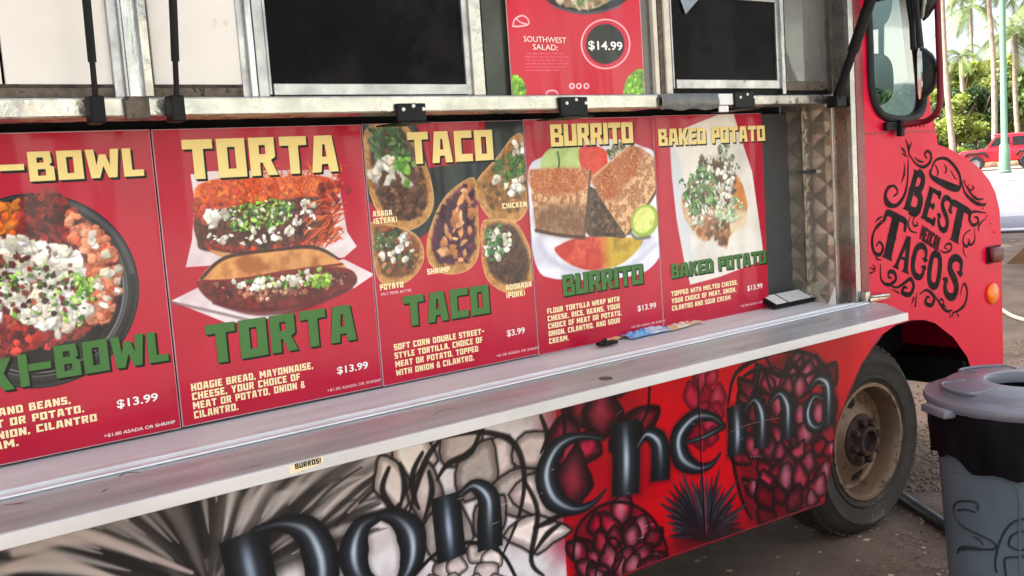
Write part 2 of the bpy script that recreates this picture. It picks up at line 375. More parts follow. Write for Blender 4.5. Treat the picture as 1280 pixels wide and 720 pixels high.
# ------------------------------------------------------------------ lettering
GL = {
 'A': (70, [[(0,0),(12,100),(58,100),(70,0),(46,0),(43,22),(27,22),(24,0)], [(29,42),(41,42),(38,76),(32,76)]]),
 'B': (64, [[(0,0),(0,100),(57,100),(60,62),(52,54),(64,46),(64,0)], [(22,62),(40,62),(38,80),(22,80)], [(22,18),(42,18),(42,40),(22,40)]]),
 'C': (62, [[(0,0),(0,100),(62,100),(62,76),(24,76),(24,24),(62,24),(62,0)]]),
 'D': (64, [[(0,0),(0,100),(50,100),(64,84),(64,0)], [(24,22),(41,22),(41,78),(24,78)]]),
 'E': (56, [[(0,0),(0,100),(56,100),(56,78),(24,78),(24,61),(50,61),(50,40),(24,40),(24,22),(56,22),(56,0)]]),
 'F': (54, [[(0,0),(0,100),(54,100),(54,78),(24,78),(24,58),(48,58),(48,36),(24,36),(24,0)]]),
 'G': (64, [[(0,0),(0,100),(62,100),(62,78),(24,78),(24,22),(41,22),(41,36),(33,36),(33,55),(64,55),(64,0)]]),
 'H': (66, [[(0,0),(0,100),(24,100),(24,61),(42,61),(42,100),(66,100),(66,0),(42,0),(42,39),(24,39),(24,0)]]),
 'I': (24, [[(0,0),(0,100),(24,100),(24,0)]]),
 'K': (66, [[(0,0),(0,100),(24,100),(24,64),(39,100),(64,100),(45,52),(66,0),(41,0),(24,42),(24,0)]]),
 'L': (56, [[(0,0),(0,100),(24,100),(24,23),(56,23),(56,0)]]),
 'M': (86, [[(0,0),(0,100),(26,100),(43,58),(60,100),(86,100),(86,0),(62,0),(62,54),(50,26),(36,26),(24,54),(24,0)]]),
 'N': (68, [[(0,0),(0,100),(24,100),(44,50),(44,100),(68,100),(68,0),(44,0),(24,48),(24,0)]]),
 'O': (66, [[(0,0),(0,100),(66,100),(66,0)], [(24,22),(42,22),(42,78),(24,78)]]),
 'P': (62, [[(0,0),(0,100),(62,100),(62,34),(24,34),(24,0)], [(24,55),(39,55),(39,79),(24,79)]]),
 'R': (66, [[(0,0),(0,100),(62,100),(62,48),(51,40),(66,0),(42,0),(30,34),(24,34),(24,0)], [(24,56),(39,56),(39,80),(24,80)]]),
 'S': (60, [[(0,0),(0,22),(36,22),(36,39),(0,39),(0,100),(60,100),(60,78),(24,78),(24,61),(60,61),(60,0)]]),
 'T': (68, [[(22,0),(22,76),(0,76),(0,100),(68,100),(68,76),(46,76),(46,0)]]),
 'U': (66, [[(0,0),(0,100),(24,100),(24,22),(42,22),(42,100),(66,100),(66,0)]]),
 'V': (68, [[(22,0),(0,100),(24,100),(34,40),(44,100),(68,100),(46,0)]]),
 'W': (90, [[(10,0),(0,100),(23,100),(27,44),(36,82),(54,82),(63,44),(67,100),(90,100),(80,0),(57,0),(45,42),(33,0)]]),
 'X': (68, [[(0,0),(22,50),(0,100),(25,100),(34,70),(43,100),(68,100),(46,50),(68,0),(43,0),(34,30),(25,0)]]),
 'Y': (68, [[(22,0),(22,36),(0,100),(25,100),(34,64),(43,100),(68,100),(46,36),(46,0)]]),
 'Z': (60, [[(0,0),(0,24),(33,78),(0,78),(0,100),(60,100),(60,78),(28,22),(60,22),(60,0)]]),
 '&': (60, [[(0,0),(0,60),(8,60),(8,100),(52,100),(52,60),(44,52),(60,30),(60,0)], [(24,64),(36,64),(36,80),(24,80)], [(20,18),(36,18),(36,38),(20,38)]]),
 ',': (20, [[(0,-14),(0,22),(20,22),(20,4)]]), '.': (20, [[(0,0),(0,22),(20,22),(20,0)]]),
 '-': (48, [[(2,40),(2,62),(46,62),(46,40)]]), '(': (26, [[(12,0),(0,22),(0,78),(12,100),(26,100),(20,76),(20,24),(26,0)]]),
 ')': (26, [[(14,0),(26,22),(26,78),(14,100),(0,100),(6,76),(6,24),(0,0)]]), ' ': (34, []), '!': (22, [[(0,30),(0,100),(22,100),(22,30)], [(0,0),(0,18),(22,18),(22,0)]]),
}
def poly_tris(loops):
    vs = [Vector((p[0], p[1], 0)) for l in loops for p in l]; tr = tessellate_polygon([[Vector((p[0], p[1], 0)) for p in l] for l in loops])
    return [(v.x, v.y) for v in vs], [tuple(t) for t in tr]
def block_text(txt, gap=9):
    """-> 2D verts, faces, width; cap height 100"""
    V, F, x = [], [], 0
    for ch in txt:
        wd, loops = GL[ch]
        if loops:
            v, f = poly_tris(loops); n = len(V); V += [(p[0]+x, p[1]) for p in v]; F += [tuple(i+n for i in t) for t in f]
        x += wd+gap
    return V, F, x-gap
_fc = {}
def font_text(txt, bold=0.0):
    if (txt, bold) in _fc: return _fc[(txt, bold)]
    cu = bpy.data.curves.new('lettering', 'FONT'); cu.body = txt; cu.size = 1; cu.offset = bold; cu.resolution_u = 4
    ob = bpy.data.objects.new('lettering', cu); COL.objects.link(ob); bpy.context.view_layer.update()
    me = bpy.data.meshes.new_from_object(ob.evaluated_get(bpy.context.evaluated_depsgraph_get()))
    V = [(v.co.x, v.co.y) for v in me.vertices]; F = [tuple(p.vertices) for p in me.polygons]
    bpy.data.objects.remove(ob); bpy.data.curves.remove(cu); bpy.data.meshes.remove(me)
    _fc[(txt, bold)] = (V, F); return V, F
class Ink:
    """flat lettering lying on a sheet at y = Y (a hair in front of it)"""
    def __init__(s, Y): s.Y = Y; s.v = []; s.f = []
    def put(s, V, F, fx, fz, y=0.0):
        n = len(s.v); s.v += [(fx(p), s.Y+y, fz(p)) for p in V]; s.f += [tuple(i+n for i in t) for t in F]
    def fit(s, VF, x0, x1, z0, z1, dx=0, dz=0, base0=True, y=0.0):
        V, F = VF[:2]; a = np.array(V); mx, Mx = a[:, 0].min(), a[:, 0].max(); mz, Mz = a[:, 1].min(), a[:, 1].max()
        if base0: mz = 0.0
        s.put(V, F, lambda p: x0+(p[0]-mx)/(Mx-mx)*(x1-x0)+dx, lambda p: z0+(p[1]-mz)/(Mz-mz)*(z1-z0)+dz, y)
    def build(s, name, mat, parent):
        vs = s.v; fs = []
        for t in s.f:                                # all faces look towards -y
            a, b, c = [Vector(vs[i]) for i in t[:3]]
            fs.append(t if (b-a).cross(c-a).y < 0 else t[::-1])
        return raw(name, vs, fs, mat, parent)
# ------------------------------------------------------------------ materials used by the truck
m_red = M('red_paint', C(204, 2, 50), 0.38, var=0.06, vs=3, coat=0.12, bump=0.05, bs=6, rvar=0.05, spec=.15, spots=C(168, 4, 40), spot_scale=5, spot_lo=.68)
m_redlow = M('red_mural', (1, 1, 1), 0.42, var=0.05, vs=5, attr='ink', bump=0.02, bs=20, spec=.2)
m_dred = M('dark_red_paint', C(118, 10, 26), 0.35, var=0.12, coat=0.3)
m_steel = M('brushed_steel', (0.44, 0.44, 0.43), 0.26, 1.0, var=0.45, vs=7, bump=0.35, bs=9, stretch=(3, 3, 0.5), bdist=0.02, spots=(.07, .065, .055), spot_scale=4, spot_lo=.60, spot_stretch=True)  # dark upright streaks painted in for reflections, along with dirt patches
m_steeld = M('worn_steel', (0.50, 0.47, 0.42), 0.30, 1.0, var=0.25, vs=9, bump=0.45, bs=11, spots=(0.03, 0.026, 0.022), spot_scale=22, spot_lo=0.66, bdist=0.02)
m_quilt = M('quilted_steel', (0.56, 0.49, 0.38), 0.32, 0.75, var=0.22, vs=7, bump=0.05, bs=30, spots=(0.05, 0.04, 0.03), spot_scale=40, spot_lo=0.73)
m_alu = M('shelf_aluminium', (0.53, 0.535, 0.54), 0.36, 0.5, var=0.22, vs=5, bump=0.10, bs=18, stretch=(0.25, 2.5, 1), spots=(0.26, 0.23, 0.21), spot_scale=7, spot_lo=0.66, spot_stretch=True)
m_aluw = M('shelf_lip', (0.64, 0.62, 0.60), 0.42, 0.25, var=0.12, vs=6, bump=.05, bs=14, stretch=(.4, 1, 1), spots=(0.25, 0.22, 0.18), spot_scale=24, spot_lo=0.70)
m_frame = M('window_frame_alu', (0.42, 0.41, 0.40), 0.36, 0.9, var=0.3, vs=12, bump=0.15, bs=30, spots=(.05, .045, .04), spot_scale=18, spot_lo=.67)
m_black = M('black_metal', (0.006, 0.006, 0.0065), 0.5, spec=.2, var=0.3, bump=0.05)
m_rub = M('black_rubber', (0.014, 0.014, 0.014), 0.6, var=0.3)
m_dark = M('dark_inside', (0.006, 0.006, 0.006), 0.8)
m_screen = M('dark_screen', (0.006, 0.0055, 0.006), 0.32, spots=(.012, .0105, .0105), spot_scale=1.6, spot_lo=.5, var=0.6, vs=4, bump=0.02, bs=3, rvar=0.12, spec=0.04)  # faint large patches in the colour stand in for vague reflections
m_white = M('cream_plastic', C(230, 225, 215), 0.35, var=0.05, vs=2.5, spots=C(206, 190, 166), spot_scale=3.5, spot_lo=0.60)
m_grime = M('grimy_track', C(98, 88, 76), 0.6, 0.3, var=0.5, vs=26, bump=0.6, bs=35, spots=(0.02, 0.018, 0.016), spot_scale=26, spot_lo=0.58)
m_pane = glass('clear_pane', (0.80, 0.84, 0.80), 0.06)
_t = m_pane.node_tree; _o = _t.nodes['Material Output']; _src = _o.inputs[0].links[0].from_socket; _df = _t.nodes.new('ShaderNodeBsdfDiffuse'); _df.inputs[0].default_value = (.30, .29, .26, 1)   # dirty plastic; grey mixed in as painted haze to lighten the pane
_mx = _t.nodes.new('ShaderNodeMixShader'); _nz = _t.nodes.new('ShaderNodeTexNoise'); _nz.inputs['Scale'].default_value = 7; _mr = _t.nodes.new('ShaderNodeMapRange'); _mr.inputs[3].default_value = .15; _mr.inputs[4].default_value = .6
_t.links.new(_nz.outputs[0], _mr.inputs[0]); _t.links.new(_mr.outputs[0], _mx.inputs[0]); _t.links.new(_src, _mx.inputs[1]); _t.links.new(_df.outputs[0], _mx.inputs[2]); _t.links.new(_mx.outputs[0], _o.inputs[0])
m_green = M('dim_green_glass', C(58, 62, 54), 0.15, var=0.5, vs=5)
m_tape = M('silver_tape', C(112, 112, 110), 0.45, 0.4, var=0.2, vs=20, bump=0.5, bs=26, bdist=0.01)
m_wht = M('white_sticker', C(228, 226, 220), 0.5, var=0.05)
m_rust = M('rusty_cream_rim', C(120, 98, 78), 0.48, 0.4, var=0.22, vs=9, bump=0.2, bs=50, spots=C(78, 50, 32), spot_scale=9, spot_lo=0.55)
m_hub = M('rusty_hub', C(58, 40, 34), 0.8, 0.1, var=0.4, vs=20, bump=0.5, bs=60, spots=C(84, 54, 38), spot_scale=30, spot_lo=0.6)
m_tyre = M('dusty_tyre', C(52, 47, 42), 0.85, var=0.22, vs=7, bump=0.3, bs=50, spots=C(80, 72, 62), spot_scale=5, spot_lo=0.60)
m_amber = M('amber_lens', C(236, 112, 10), 0.25, var=0.1, coat=0.5)
m_lens = M('dark_red_lens', C(92, 6, 18), 0.3, var=0.3, coat=0.15)

truck = thing('food_truck', 'red food truck with airbrushed mural, serving shelf and menu posters along its side', 'food truck', (1.0, 1.1, 0))
XL = -4.2                                           # rear of the truck, outside the picture
XJ = float(W(1067, 250)[0]); XC = float(W(1082, 250)[0]); YB = 0.07; YW = 0.10; ZC = 1.010; ZT = 2.66

# ---- lower side with the mural
def grid_x(a, b, d0, d1):
    xs = [a]
    while xs[-1] < b: xs.append(xs[-1]+d0+(d1-d0)*(xs[-1]-a)/(b-a))
    return np.array(xs)
mur = Canvas(grid_x(-0.1, 3.60, 0.0018, 0.0040), np.arange(0.255, 1.0, 0.0030), (206, 188, 180), 0.0)
cv = mur
xb = float(W(700, 590)[0])
cv.img[:] = palette([(206, 192, 192), (226, 216, 216), (236, 229, 228), (218, 204, 204)], 0.12, 2)(cv.X, cv.Z)
redk = sstep(xb-0.002, xb+0.002, cv.X)
redc = palette([(196, 0, 16), (208, 2, 20), (220, 4, 26)], 0.3, 4)(cv.X, cv.Z)
cv.img = cv.img*(1-redk[..., None])+redc*redk[..., None]
# shade in airbrush behind the words
cv.blob([(690, 470), (790, 480), (820, 600), (760, 660), (690, 690)], (150, 0, 24), 0.06, 0.6)
# pale rear side: long agave leaves fanning out
r_ = random.Random(5); fx, fy = 262, 742
cv.blob([(-60, 720), (-40, 640), (120, 600), (300, 560), (470, 540), (440, 590), (380, 650), (330, 720), (200, 780)], palette([(56, 50, 48), (96, 86, 82), (40, 35, 34)], .06, 6), .05, .88)
for k in range(190):
    a = R(r_.uniform(20, 188)); L0 = r_.uniform(0, 70); L1 = r_.uniform(240, 420)
    p0 = (fx+L0*math.cos(a), fy-L0*math.sin(a)*.8); p1 = (fx+L1*math.cos(a+.05), fy-L1*math.sin(a+.05)*.62)
    mid = ((p0[0]+p1[0])/2+r_.uniform(-8, 8), (p0[1]+p1[1])/2-r_.uniform(4, 14))
    if p1[0] > 520: continue
    c = r_.choice([(30, 26, 26), (40, 35, 34), (56, 50, 47), (120, 113, 109), (156, 148, 144), (88, 82, 79), (26, 22, 22)])
    w_ = r_.uniform(.010, .026)
    cv.stroke([p0, mid, p1], [w_*.15, w_*1.3, w_*.1], c, 0.95, r_.uniform(.55, .95))
for k in range(40):
    a = R(r_.uniform(24, 178)); L0 = r_.uniform(60, 180); L1 = r_.uniform(230, 380)
    p0 = (fx+L0*math.cos(a), fy-L0*math.sin(a)*.8); p1 = (fx+L1*math.cos(a+.05), fy-L1*math.sin(a+.05)*.62)
    if p1[0] > 500: continue
    cv.stroke([p0, ((p0[0]+p1[0])/2, (p0[1]+p1[1])/2-9), p1], [.001, .012, .001], r_.choice([(204, 196, 192), (176, 167, 162), (222, 213, 209)]), 0.85, .62)
for pl in [[(20, 690), (110, 672), (240, 716)], [(0, 716), (60, 700), (150, 726)]]:
    cv.stroke(pl, [.012, .016, .004], (204, 184, 176), .6, .85)
# diagonal leaves behind the o
for p0, p1, w_, c in [((395, 660), (520, 560), .010, (44, 36, 34)), ((420, 655), (545, 545), .012, (36, 30, 28)), ((436, 640), (520, 575), .007, (156, 138, 128)),
                      ((405, 640), (470, 590), .006, (210, 190, 182)), ((450, 628), (556, 540), .008, (40, 33, 31)), ((385, 640), (452, 584), .005, (60, 50, 46)), ((470, 610), (560, 548), .005, (170, 150, 142))]:
    cv.stroke([p0, ((p0[0]+p1[0])/2-3, (p0[1]+p1[1])/2-3), p1], [w_*.6, w_, w_*.5], c, .6, .9)
# pale agave heart between o and C
cv.petals([(470, 575), (560, 545), (690, 515), (700, 545), (690, 600), (668, 700), (600, 710), (556, 660), (500, 650)], 50, 66, [(226, 204, 196), (216, 190, 184), (232, 216, 206), (190, 168, 160)], 3, 1.0, (34, 27, 26), (240, 226, 220), .3, .5, (1.0, .8), .55, .013)
for pl in [[(486, 585), (478, 612), (492, 638), (498, 630)], [(500, 580), (506, 606), (500, 634)], [(528, 566), (516, 592), (518, 622), (524, 636)], [(536, 590), (540, 615), (530, 650)],
           [(548, 552), (530, 580), (512, 640)], [(556, 546), (600, 540), (640, 552), (655, 590), (650, 640), (630, 690)], [(600, 540), (588, 566), (560, 580), (546, 600)],
           [(676, 520), (684, 545), (676, 566)], [(655, 600), (672, 640), (664, 700), (680, 720)], [(700, 655), (684, 668), (668, 690)], [(668, 660), (690, 650), (705, 640)]]:
    cv.stroke(pl, [.006, .011, .004], (24, 20, 20), .5, .95)
cv.petals([(516, 716), (545, 692), (590, 682), (625, 692), (640, 722), (640, 770), (510, 770)], 30, 30, [(226, 204, 196), (232, 216, 206)], 8, 1.2, (28, 23, 22), (240, 226, 220), floor=.5)
cv.stroke([(515, 722), (548, 690), (588, 678), (625, 690), (645, 722)], .006, (22, 18, 18), .4, 1)
# red front side: agave hearts in black airbrush
HC = [(190, 16, 46), (170, 8, 36), (198, 40, 66), (140, 6, 28), (200, 62, 84)]
cv.petals([(703, 484), (742, 466), (800, 452), (812, 500), (800, 560), (775, 600), (735, 618), (704, 636)], 42, 54, [(170, 14, 44), (190, 30, 66), (130, 6, 32)], 11, .5, (22, 6, 11), (196, 80, 100), .3, .3, (1.0, .75), .08, .012)
cv.stroke([(702, 500), (706, 540), (702, 570)], .008, (20, 8, 12), .5, .9); cv.stroke([(812, 480), (810, 510), (802, 530)], .006, (20, 8, 12), .5, .9)
cv.blob([(716, 720), (712, 680), (728, 645), (770, 627), (806, 640), (828, 668), (836, 706), (830, 740), (720, 760)], (96, 4, 26), 0.02, .7)
cv.petals([(718, 760), (715, 690), (731, 652), (770, 633), (803, 645), (825, 672), (832, 706), (828, 760), (770, 790)], 22, 27, HC, 21, 1.1, (24, 8, 13), (210, 130, 144), floor=.10, line=.008)
cv.stroke([(716, 700), (722, 660), (748, 634), (780, 628), (812, 645), (832, 680), (836, 720)], .006, (24, 8, 14), .5, .9)
cv.stroke([(744, 720), (752, 690), (766, 672), (778, 690), (770, 712), (756, 716)], .005, (24, 8, 14), .4, .9)
big = [(922, 560), (926, 500), (945, 462), (985, 440), (1020, 444), (1040, 476), (1048, 530), (1036, 590), (1014, 628), (960, 652), (934, 640)]
cv.blob([(p[0]+(2 if p[0] > 980 else -2), p[1]) for p in big], (92, 4, 26), 0.03, .75)
cv.petals(big, 22, 29, HC, 33, .7, (24, 8, 14), (206, 122, 140), floor=.10, line=.008)
for pl in [[(910, 505), (918, 470), (940, 452), (975, 440)], [(922, 500), (940, 505), (952, 460), (968, 492), (985, 446)], [(985, 446), (1005, 470), (1030, 455), (1036, 480)], [(975, 440), (1010, 442), (1034, 462), (1042, 490)],
           [(958, 448), (975, 470), (1004, 444)], [(930, 470), (950, 462), (990, 470), (1016, 446)], [(912, 512), (914, 560), (926, 620), (940, 650)]]:
    cv.stroke(pl, [.006, .010, .005], (24, 8, 14), .45, .95)
cv.petals([(858, 480), (884, 470), (908, 472), (906, 505), (892, 545), (872, 562), (862, 520)], 20, 26, [(168, 8, 34), (190, 30, 60)], 41, .5, (84, 4, 22), (206, 70, 96))
# small agave plant under the e
for i in range(26):
    a = R(-8+196*i/25); Ln = r_.uniform(48, 72) if 20 < math.degrees(a) < 160 else r_.uniform(44, 60)
    b0 = (882+r_.uniform(-5, 5), 672); ti = (880+Ln*.88*math.cos(a), 662-Ln*math.sin(a)*1.22)
    md = ((b0[0]+ti[0])/2, (b0[1]+ti[1])/2-2)
    cv.stroke([b0, md, ti], [.012, .015, .001], r_.choice([(30, 26, 32), (42, 40, 48), (24, 20, 26)]), .45, .95)
    cv.stroke([(b0[0]*.6+ti[0]*.4, b0[1]*.6+ti[1]*.4), ti], [.004, .001], (92, 98, 110), .8, .55, smooth=0)
cv.blob([(846, 668), (882, 655), (920, 660), (918, 684), (850, 690)], (40, 12, 24), .05, .6)
# words
cv.chrome([(303, 668), (311, 705), (326, 770)], [.062, .062, .062], hi=(150, 166, 186), pos=.55, flat='s')
cv.chrome([(318, 664), (350, 655), (382, 662), (399, 690), (403, 722), (396, 752), (370, 776)], [.010, .016, .038, .050, .050, .03, .008], pos=.52)
cv.chrome([(476, 645), (452, 658), (442, 690), (450, 720), (474, 734)], [.010, .028, .047, .034, .012], pos=.5, spread=.25)
cv.chrome([(474, 734), (500, 728), (515, 700), (514, 668), (497, 648), (474, 644)], [.010, .018, .040, .047, .028, .010], pos=.5, spread=.25)
cv.chrome([(557, 619), (561, 660), (565, 699)], [.050, .050, .050], hi=(170, 190, 214), flat='se')
cv.chrome([(574, 620), (592, 607), (610, 622), (612, 655), (613, 686)], [.008, .018, .038, .046, .046], pos=.45, flat='e')
cv.chrome([(756, 549), (722, 546), (696, 560), (683, 592), (692, 622), (716, 636), (740, 630), (757, 612)], [.006, .013, .031, .045, .042, .021, .011, .004], pos=.45)
cv.chrome([(781, 527), (783, 575), (782, 619)], [.062, .062, .062], flat='se')
cv.chrome([(796, 560), (808, 543), (823, 552), (826, 575), (825, 601)], [.008, .020, .040, .046, .046], pos=.4, flat='e')
cv.chrome([(904, 532), (890, 521), (868, 522), (849, 545), (852, 572), (872, 585), (890, 580), (901, 566)], [.011, .016, .028, .042, .043, .021, .012, .004], pos=.45)
cv.chrome([(856, 554), (880, 546), (904, 533)], [.007, .009, .014], hi=(120, 130, 140))
cv.chrome([(920, 506), (922, 540), (921, 569)], [.052, .052, .052], flat='se')
cv.chrome([(930, 514), (943, 500), (952, 516), (953, 540), (952, 560)], [.008, .016, .040, .045, .045], pos=.5, flat='e')
cv.chrome([(961, 507), (974, 492), (984, 506), (985, 530), (985, 549)], [.008, .016, .040, .045, .045], pos=.5, flat='e')
cv.chrome([(1012, 486), (1022, 474), (1034, 480), (1036, 504), (1035, 532)], [.010, .018, .036, .040, .040], pos=.5, flat='e')
cv.chrome([(1031, 500), (1018, 496), (1010, 514), (1013, 530), (1024, 534), (1033, 520)], [.006, .015, .030, .030, .015, .006], pos=.45)
# scratches, grime, seam between the two sheets of metal
for k in range(26):
    x = r_.uniform(560, 1040); y = r_.uniform(480, 690); cv.stroke([(x, y), (x+r_.uniform(4, 16), y+r_.uniform(-6, 2))], .0009, (206, 190, 190), .6, .55, smooth=0)
seam = [(872, 474), (876, 560), (881, 668)]
cv.stroke(seam, .0035, (20, 4, 8), .4, .95); cv.stroke([(p[0]+2.2, p[1]) for p in seam], .0016, (230, 60, 80), .6, .6)
cv.stroke([(913, 540), (938, 530), (975, 522)], .0015, (150, 110, 120), .6, .8)
cv.stroke([(975, 645), (1000, 636), (1030, 627)], .0028, (40, 4, 12), .5, .8)
gr = sstep(0.40, 0.27, cv.Z)*fbm(cv.X, cv.Z, .2, 4, 8)*.55
cv.img = cv.img*(1-gr[..., None])+col8((70, 44, 40))*gr[..., None]

edge_pts = [(1103, 418), (1090, 436), (1077, 455), (1060, 494), (1046, 531), (1038, 580), (1030, 629)]
edge_w = [W(p[0], p[1])[[0, 2]] for p in edge_pts]
out_poly = [(-9, 1.2), (edge_w[0][0], 1.2)]+[tuple(p) for p in edge_w]+[tuple(W(830, 699)[[0, 2]]), (-9, 0.30)]
def cut_sheet(me, poly):
    b = bmesh.new(); b.from_mesh(me)
    bad = [f for f in b.faces if not inpoly((f.calc_center_median().x, f.calc_center_median().z), poly)]
    bmesh.ops.delete(b, geom=bad, context='FACES'); b.to_mesh(me); b.free()
side = mur.sheet('mural_panel', m_redlow, truck)
side.data.polygons.foreach_set('use_smooth', [True]*len(side.data.polygons)); cut_sheet(side.data, out_poly)
e = MB(); lowr = W(1030, 629); lowl = W(830, 699)
e.tube([(p[0], 0.004, p[1]) for p in edge_w]+[(lowl[0], 0.004, lowl[2]), (-0.1, 0.004, 0.30)], 0.006, 8).build('panel_edge', M('mural_edge', C(120, 4, 18), 0.5), truck, smooth=60)
MB().box(XL, -0.1, 0.0, 0.03, 0.30, 1.0).build('side_panel', M('pale_side', C(206, 188, 180), 0.45), truck)

# ---- box body: roof, far wall, floor, bulkheads, header
b = MB()
b.box(XL, XJ+0.05, 0.02, 2.2, 2.97, 3.02, .01).box(XL, XJ+0.05, 2.15, 2.2, 0.4, 2.97).box(XL, XL+.04, 0.03, 2.15, 0.4, 2.97).box(XJ+0.005, XJ+0.05, 0.36, 2.15, 0.9, 2.97)
b.build('box_body', m_white, truck)
MB().box(XL+.04, XJ, 0.03, 2.15, 0.80, 0.86).box(XL+.04, XJ, 0.34, 0.36, ZC-.02, 1.86).build('inner_counter_back', m_dark, truck)
MB().box(XL, XC+.0, 0.0, 0.10, ZT, 2.97).build('header_panel', m_steel, truck)
MB().box(XL, 3.2, 0.25, 2.1, 0.36, 0.62).box(3.2, 4.5, 0.55, 1.7, 0.40, 0.80).build('chassis', m_dark, truck)
MB().box(3.28, 4.50, 0.40, 0.44, 0.35, 1.02).box(3.28, 3.30, 0.02, 0.44, 0.80, 1.0).build('wheel_well', m_dark, truck)

# ---- recess: counter, quilted end wall, jamb
ctr = MB().box(XL, XJ, 0.012, 0.34, ZC-.018, ZC)
ctr.build('counter', M('counter_sheet', (0.75, 0.75, 0.74), .45, .05, var=.12, vs=5, bump=.06, bs=12, stretch=(.3, 2, 1), spots=(.32, .28, .24), spot_scale=20, spot_lo=.69), truck)
nY = 48; ys = np.linspace(0.092, 0.335, nY); zs = np.arange(ZC, 1.86, 0.005)
vs = []; fs = []
for z in zs:
    for y in ys:
        u = ((y*.8+z)/0.10) % 1; v = ((z-y*.8)/0.10) % 1
        h = min(min(u, 1-u), min(v, 1-v)); h = min(h, .5); vs.append((XJ+0.004-0.009*(h*2)**.8, y, z))
for i in range(len(zs)-1):
    for j in range(nY-1): fs.append((i*nY+j, (i+1)*nY+j, (i+1)*nY+j+1, i*nY+j+1))
raw('quilted_end_wall', vs, fs, m_quilt, truck, smooth=40)
MB().box(XJ-.012, XJ, 0.225, 0.232, ZC, 1.84).box(XJ-.014, XJ, 0.16, 0.26, 1.545, 1.56).build('wall_seam_strip', m_steeld, truck)
MB().box(XJ-.010, XJ+.02, 0.080, 0.092, ZC, 1.85, .002).build('jamb_trim', M('pale_trim', (0.7, 0.66, 0.58), 0.3, 0.9, var=.2), truck)
MB().box(XJ, XJ+.03, 0.018, 0.080, ZC, ZT).build('jamb', M('jamb_steel', (0.26, 0.23, 0.20), 0.30, 1.0, var=.4, vs=8, bump=.2, bs=12, spots=(.06, .05, .04), spot_scale=18, spot_lo=.68), truck)
MB().box(XJ-.004, W(1072, 250)[0], -0.004, 0.018, ZC+.006, ZT, .002).build('corner_trim', M('bright_trim', (0.36, 0.35, 0.34), 0.25, 1.0), truck)
MB().box(W(1072, 250)[0]+.001, XC, -0.006, 0.05, ZC+.03, 2.9, .003).build('cab_flange', m_dred, truck)
MB().prism([(0.066, ZC+.001), (0.066, ZC+.075), (0.10, ZC+.001)], 'x', XJ-.05, XJ-.046).build('gusset', m_wht, truck)

# ---- shelf
sh = [(XL+1.5, -.262), (3.447, -.262), (3.588, -.085), (3.588, -.012), (XL+1.5, -.012)]
sm_ = MB().prism(sh, 'z', 0.992, 1.014, 0.002); sm_.v = [(v[0], v[1], v[2]+(v[1]+.012)*.044) for v in sm_.v]; sm_.build('serving_shelf', m_alu, truck)   # it sags outwards a little
MB().box(XL+1.5, 3.447, -.268, -.2625, 0.975, 1.0055, .002).box(XL+1.5, 3.440, -.262, -.254, 1.0038, 1.0055, .0006).build('shelf_lip', m_aluw, truck)
hb = MB()
for y in (-.012, .010): hb.tube([(XL+1.5, y, 1.014), (XC-.05, y, 1.014)], 0.0065, 8)
hb.box(XL+1.5, XC-.06, -.045, -.019, 1.0142, 1.0185, .001).box(XL+1.5, XC-.06, .017, .05, ZC+.0002, ZC+.006, .001)
hb.build('shelf_hinge', M('hinge_alu', (0.86, 0.86, 0.86), 0.42, 0.3, var=.08, vs=6), truck, smooth=50)
def mark(pts, wd, mat):
    P = [G(a, b, 1.009) for a, b in spline(pts, 5)]; P = [np.array([q_[0], q_[1], 1.0147+(q_[1]+.012)*.044]) for q_ in P]; n = len(P); V = []
    for i, q_ in enumerate(P):
        d = P[min(i+1, n-1)]-P[max(i-1, 0)]; d = d/np.linalg.norm(d); k = np.array([-d[1], d[0], 0])*wd*math.sin(math.pi*(i+.6)/(n+.2)); V += [q_+k, q_-k]
    raw('scratch_mark', V, [(2*i+1, 2*i+3, 2*i+2, 2*i) for i in range(n-1)], mat, truck)
m_scr = M('scratch_dark', C(58, 50, 46), .6); m_stain = M('rust_stain', C(170, 132, 84), .6, var=.3, vs=30)
for pl_, wd_, mt_ in [([(148, 598), (158, 593), (178, 592)], .0022, m_scr), ([(127, 615), (134, 611)], .002, m_scr), ([(2, 632), (20, 631), (38, 628)], .0028, m_stain), ([(18, 631), (30, 629)], .0018, m_scr), ([(196, 584), (206, 581)], .0015, m_scr), ([(640, 482), (664, 475)], .0012, m_scr), ([(420, 545), (452, 537)], .0013, m_stain), ([(918, 437), (938, 431)], .0016, m_stain), ([(540, 520), (556, 512), (580, 510)], .0012, m_scr), ([(856, 452), (880, 447)], .0012, m_scr), ([(300, 585), (330, 578)], .001, m_scr)]: mark(pl_, wd_, mt_)
p = G(757, 472, 1.009); MB().lathe([(0.0, .003), (.010, .003), (.012, .002), (.019, .0015), (.021, 0)], (p[0], p[1], 1.0145+(p[1]+.012)*.044), n=24).build('shelf_bolt', m_grime, truck, smooth=60)
a_ = W(1078, 381, -0.004)
hk = MB().box(a_[0], a_[0]+.16, -.030, -.008, 1.0145, 1.034, .003).box(a_[0]-.012, a_[0]+.02, -.03, -.004, 1.0145, 1.060, .003).tube([(a_[0]+.02, -.034, 1.037), (a_[0]+.14, -.034, 1.030)], .007, 8)
hk.build('shelf_latch', m_steeld, truck, smooth=40)
lk = G(757, 434, ZC); MB().box(lk[0]-.03, lk[0]+.05, lk[1]-.012, lk[1]+.018, ZC+.0065, ZC+.018, .003).tube([(lk[0]-.04, lk[1]-.01, ZC+.016), (lk[0]+.02, lk[1]+.02, ZC+.022)], .006, 8).build('counter_latch', m_black, truck, smooth=40)

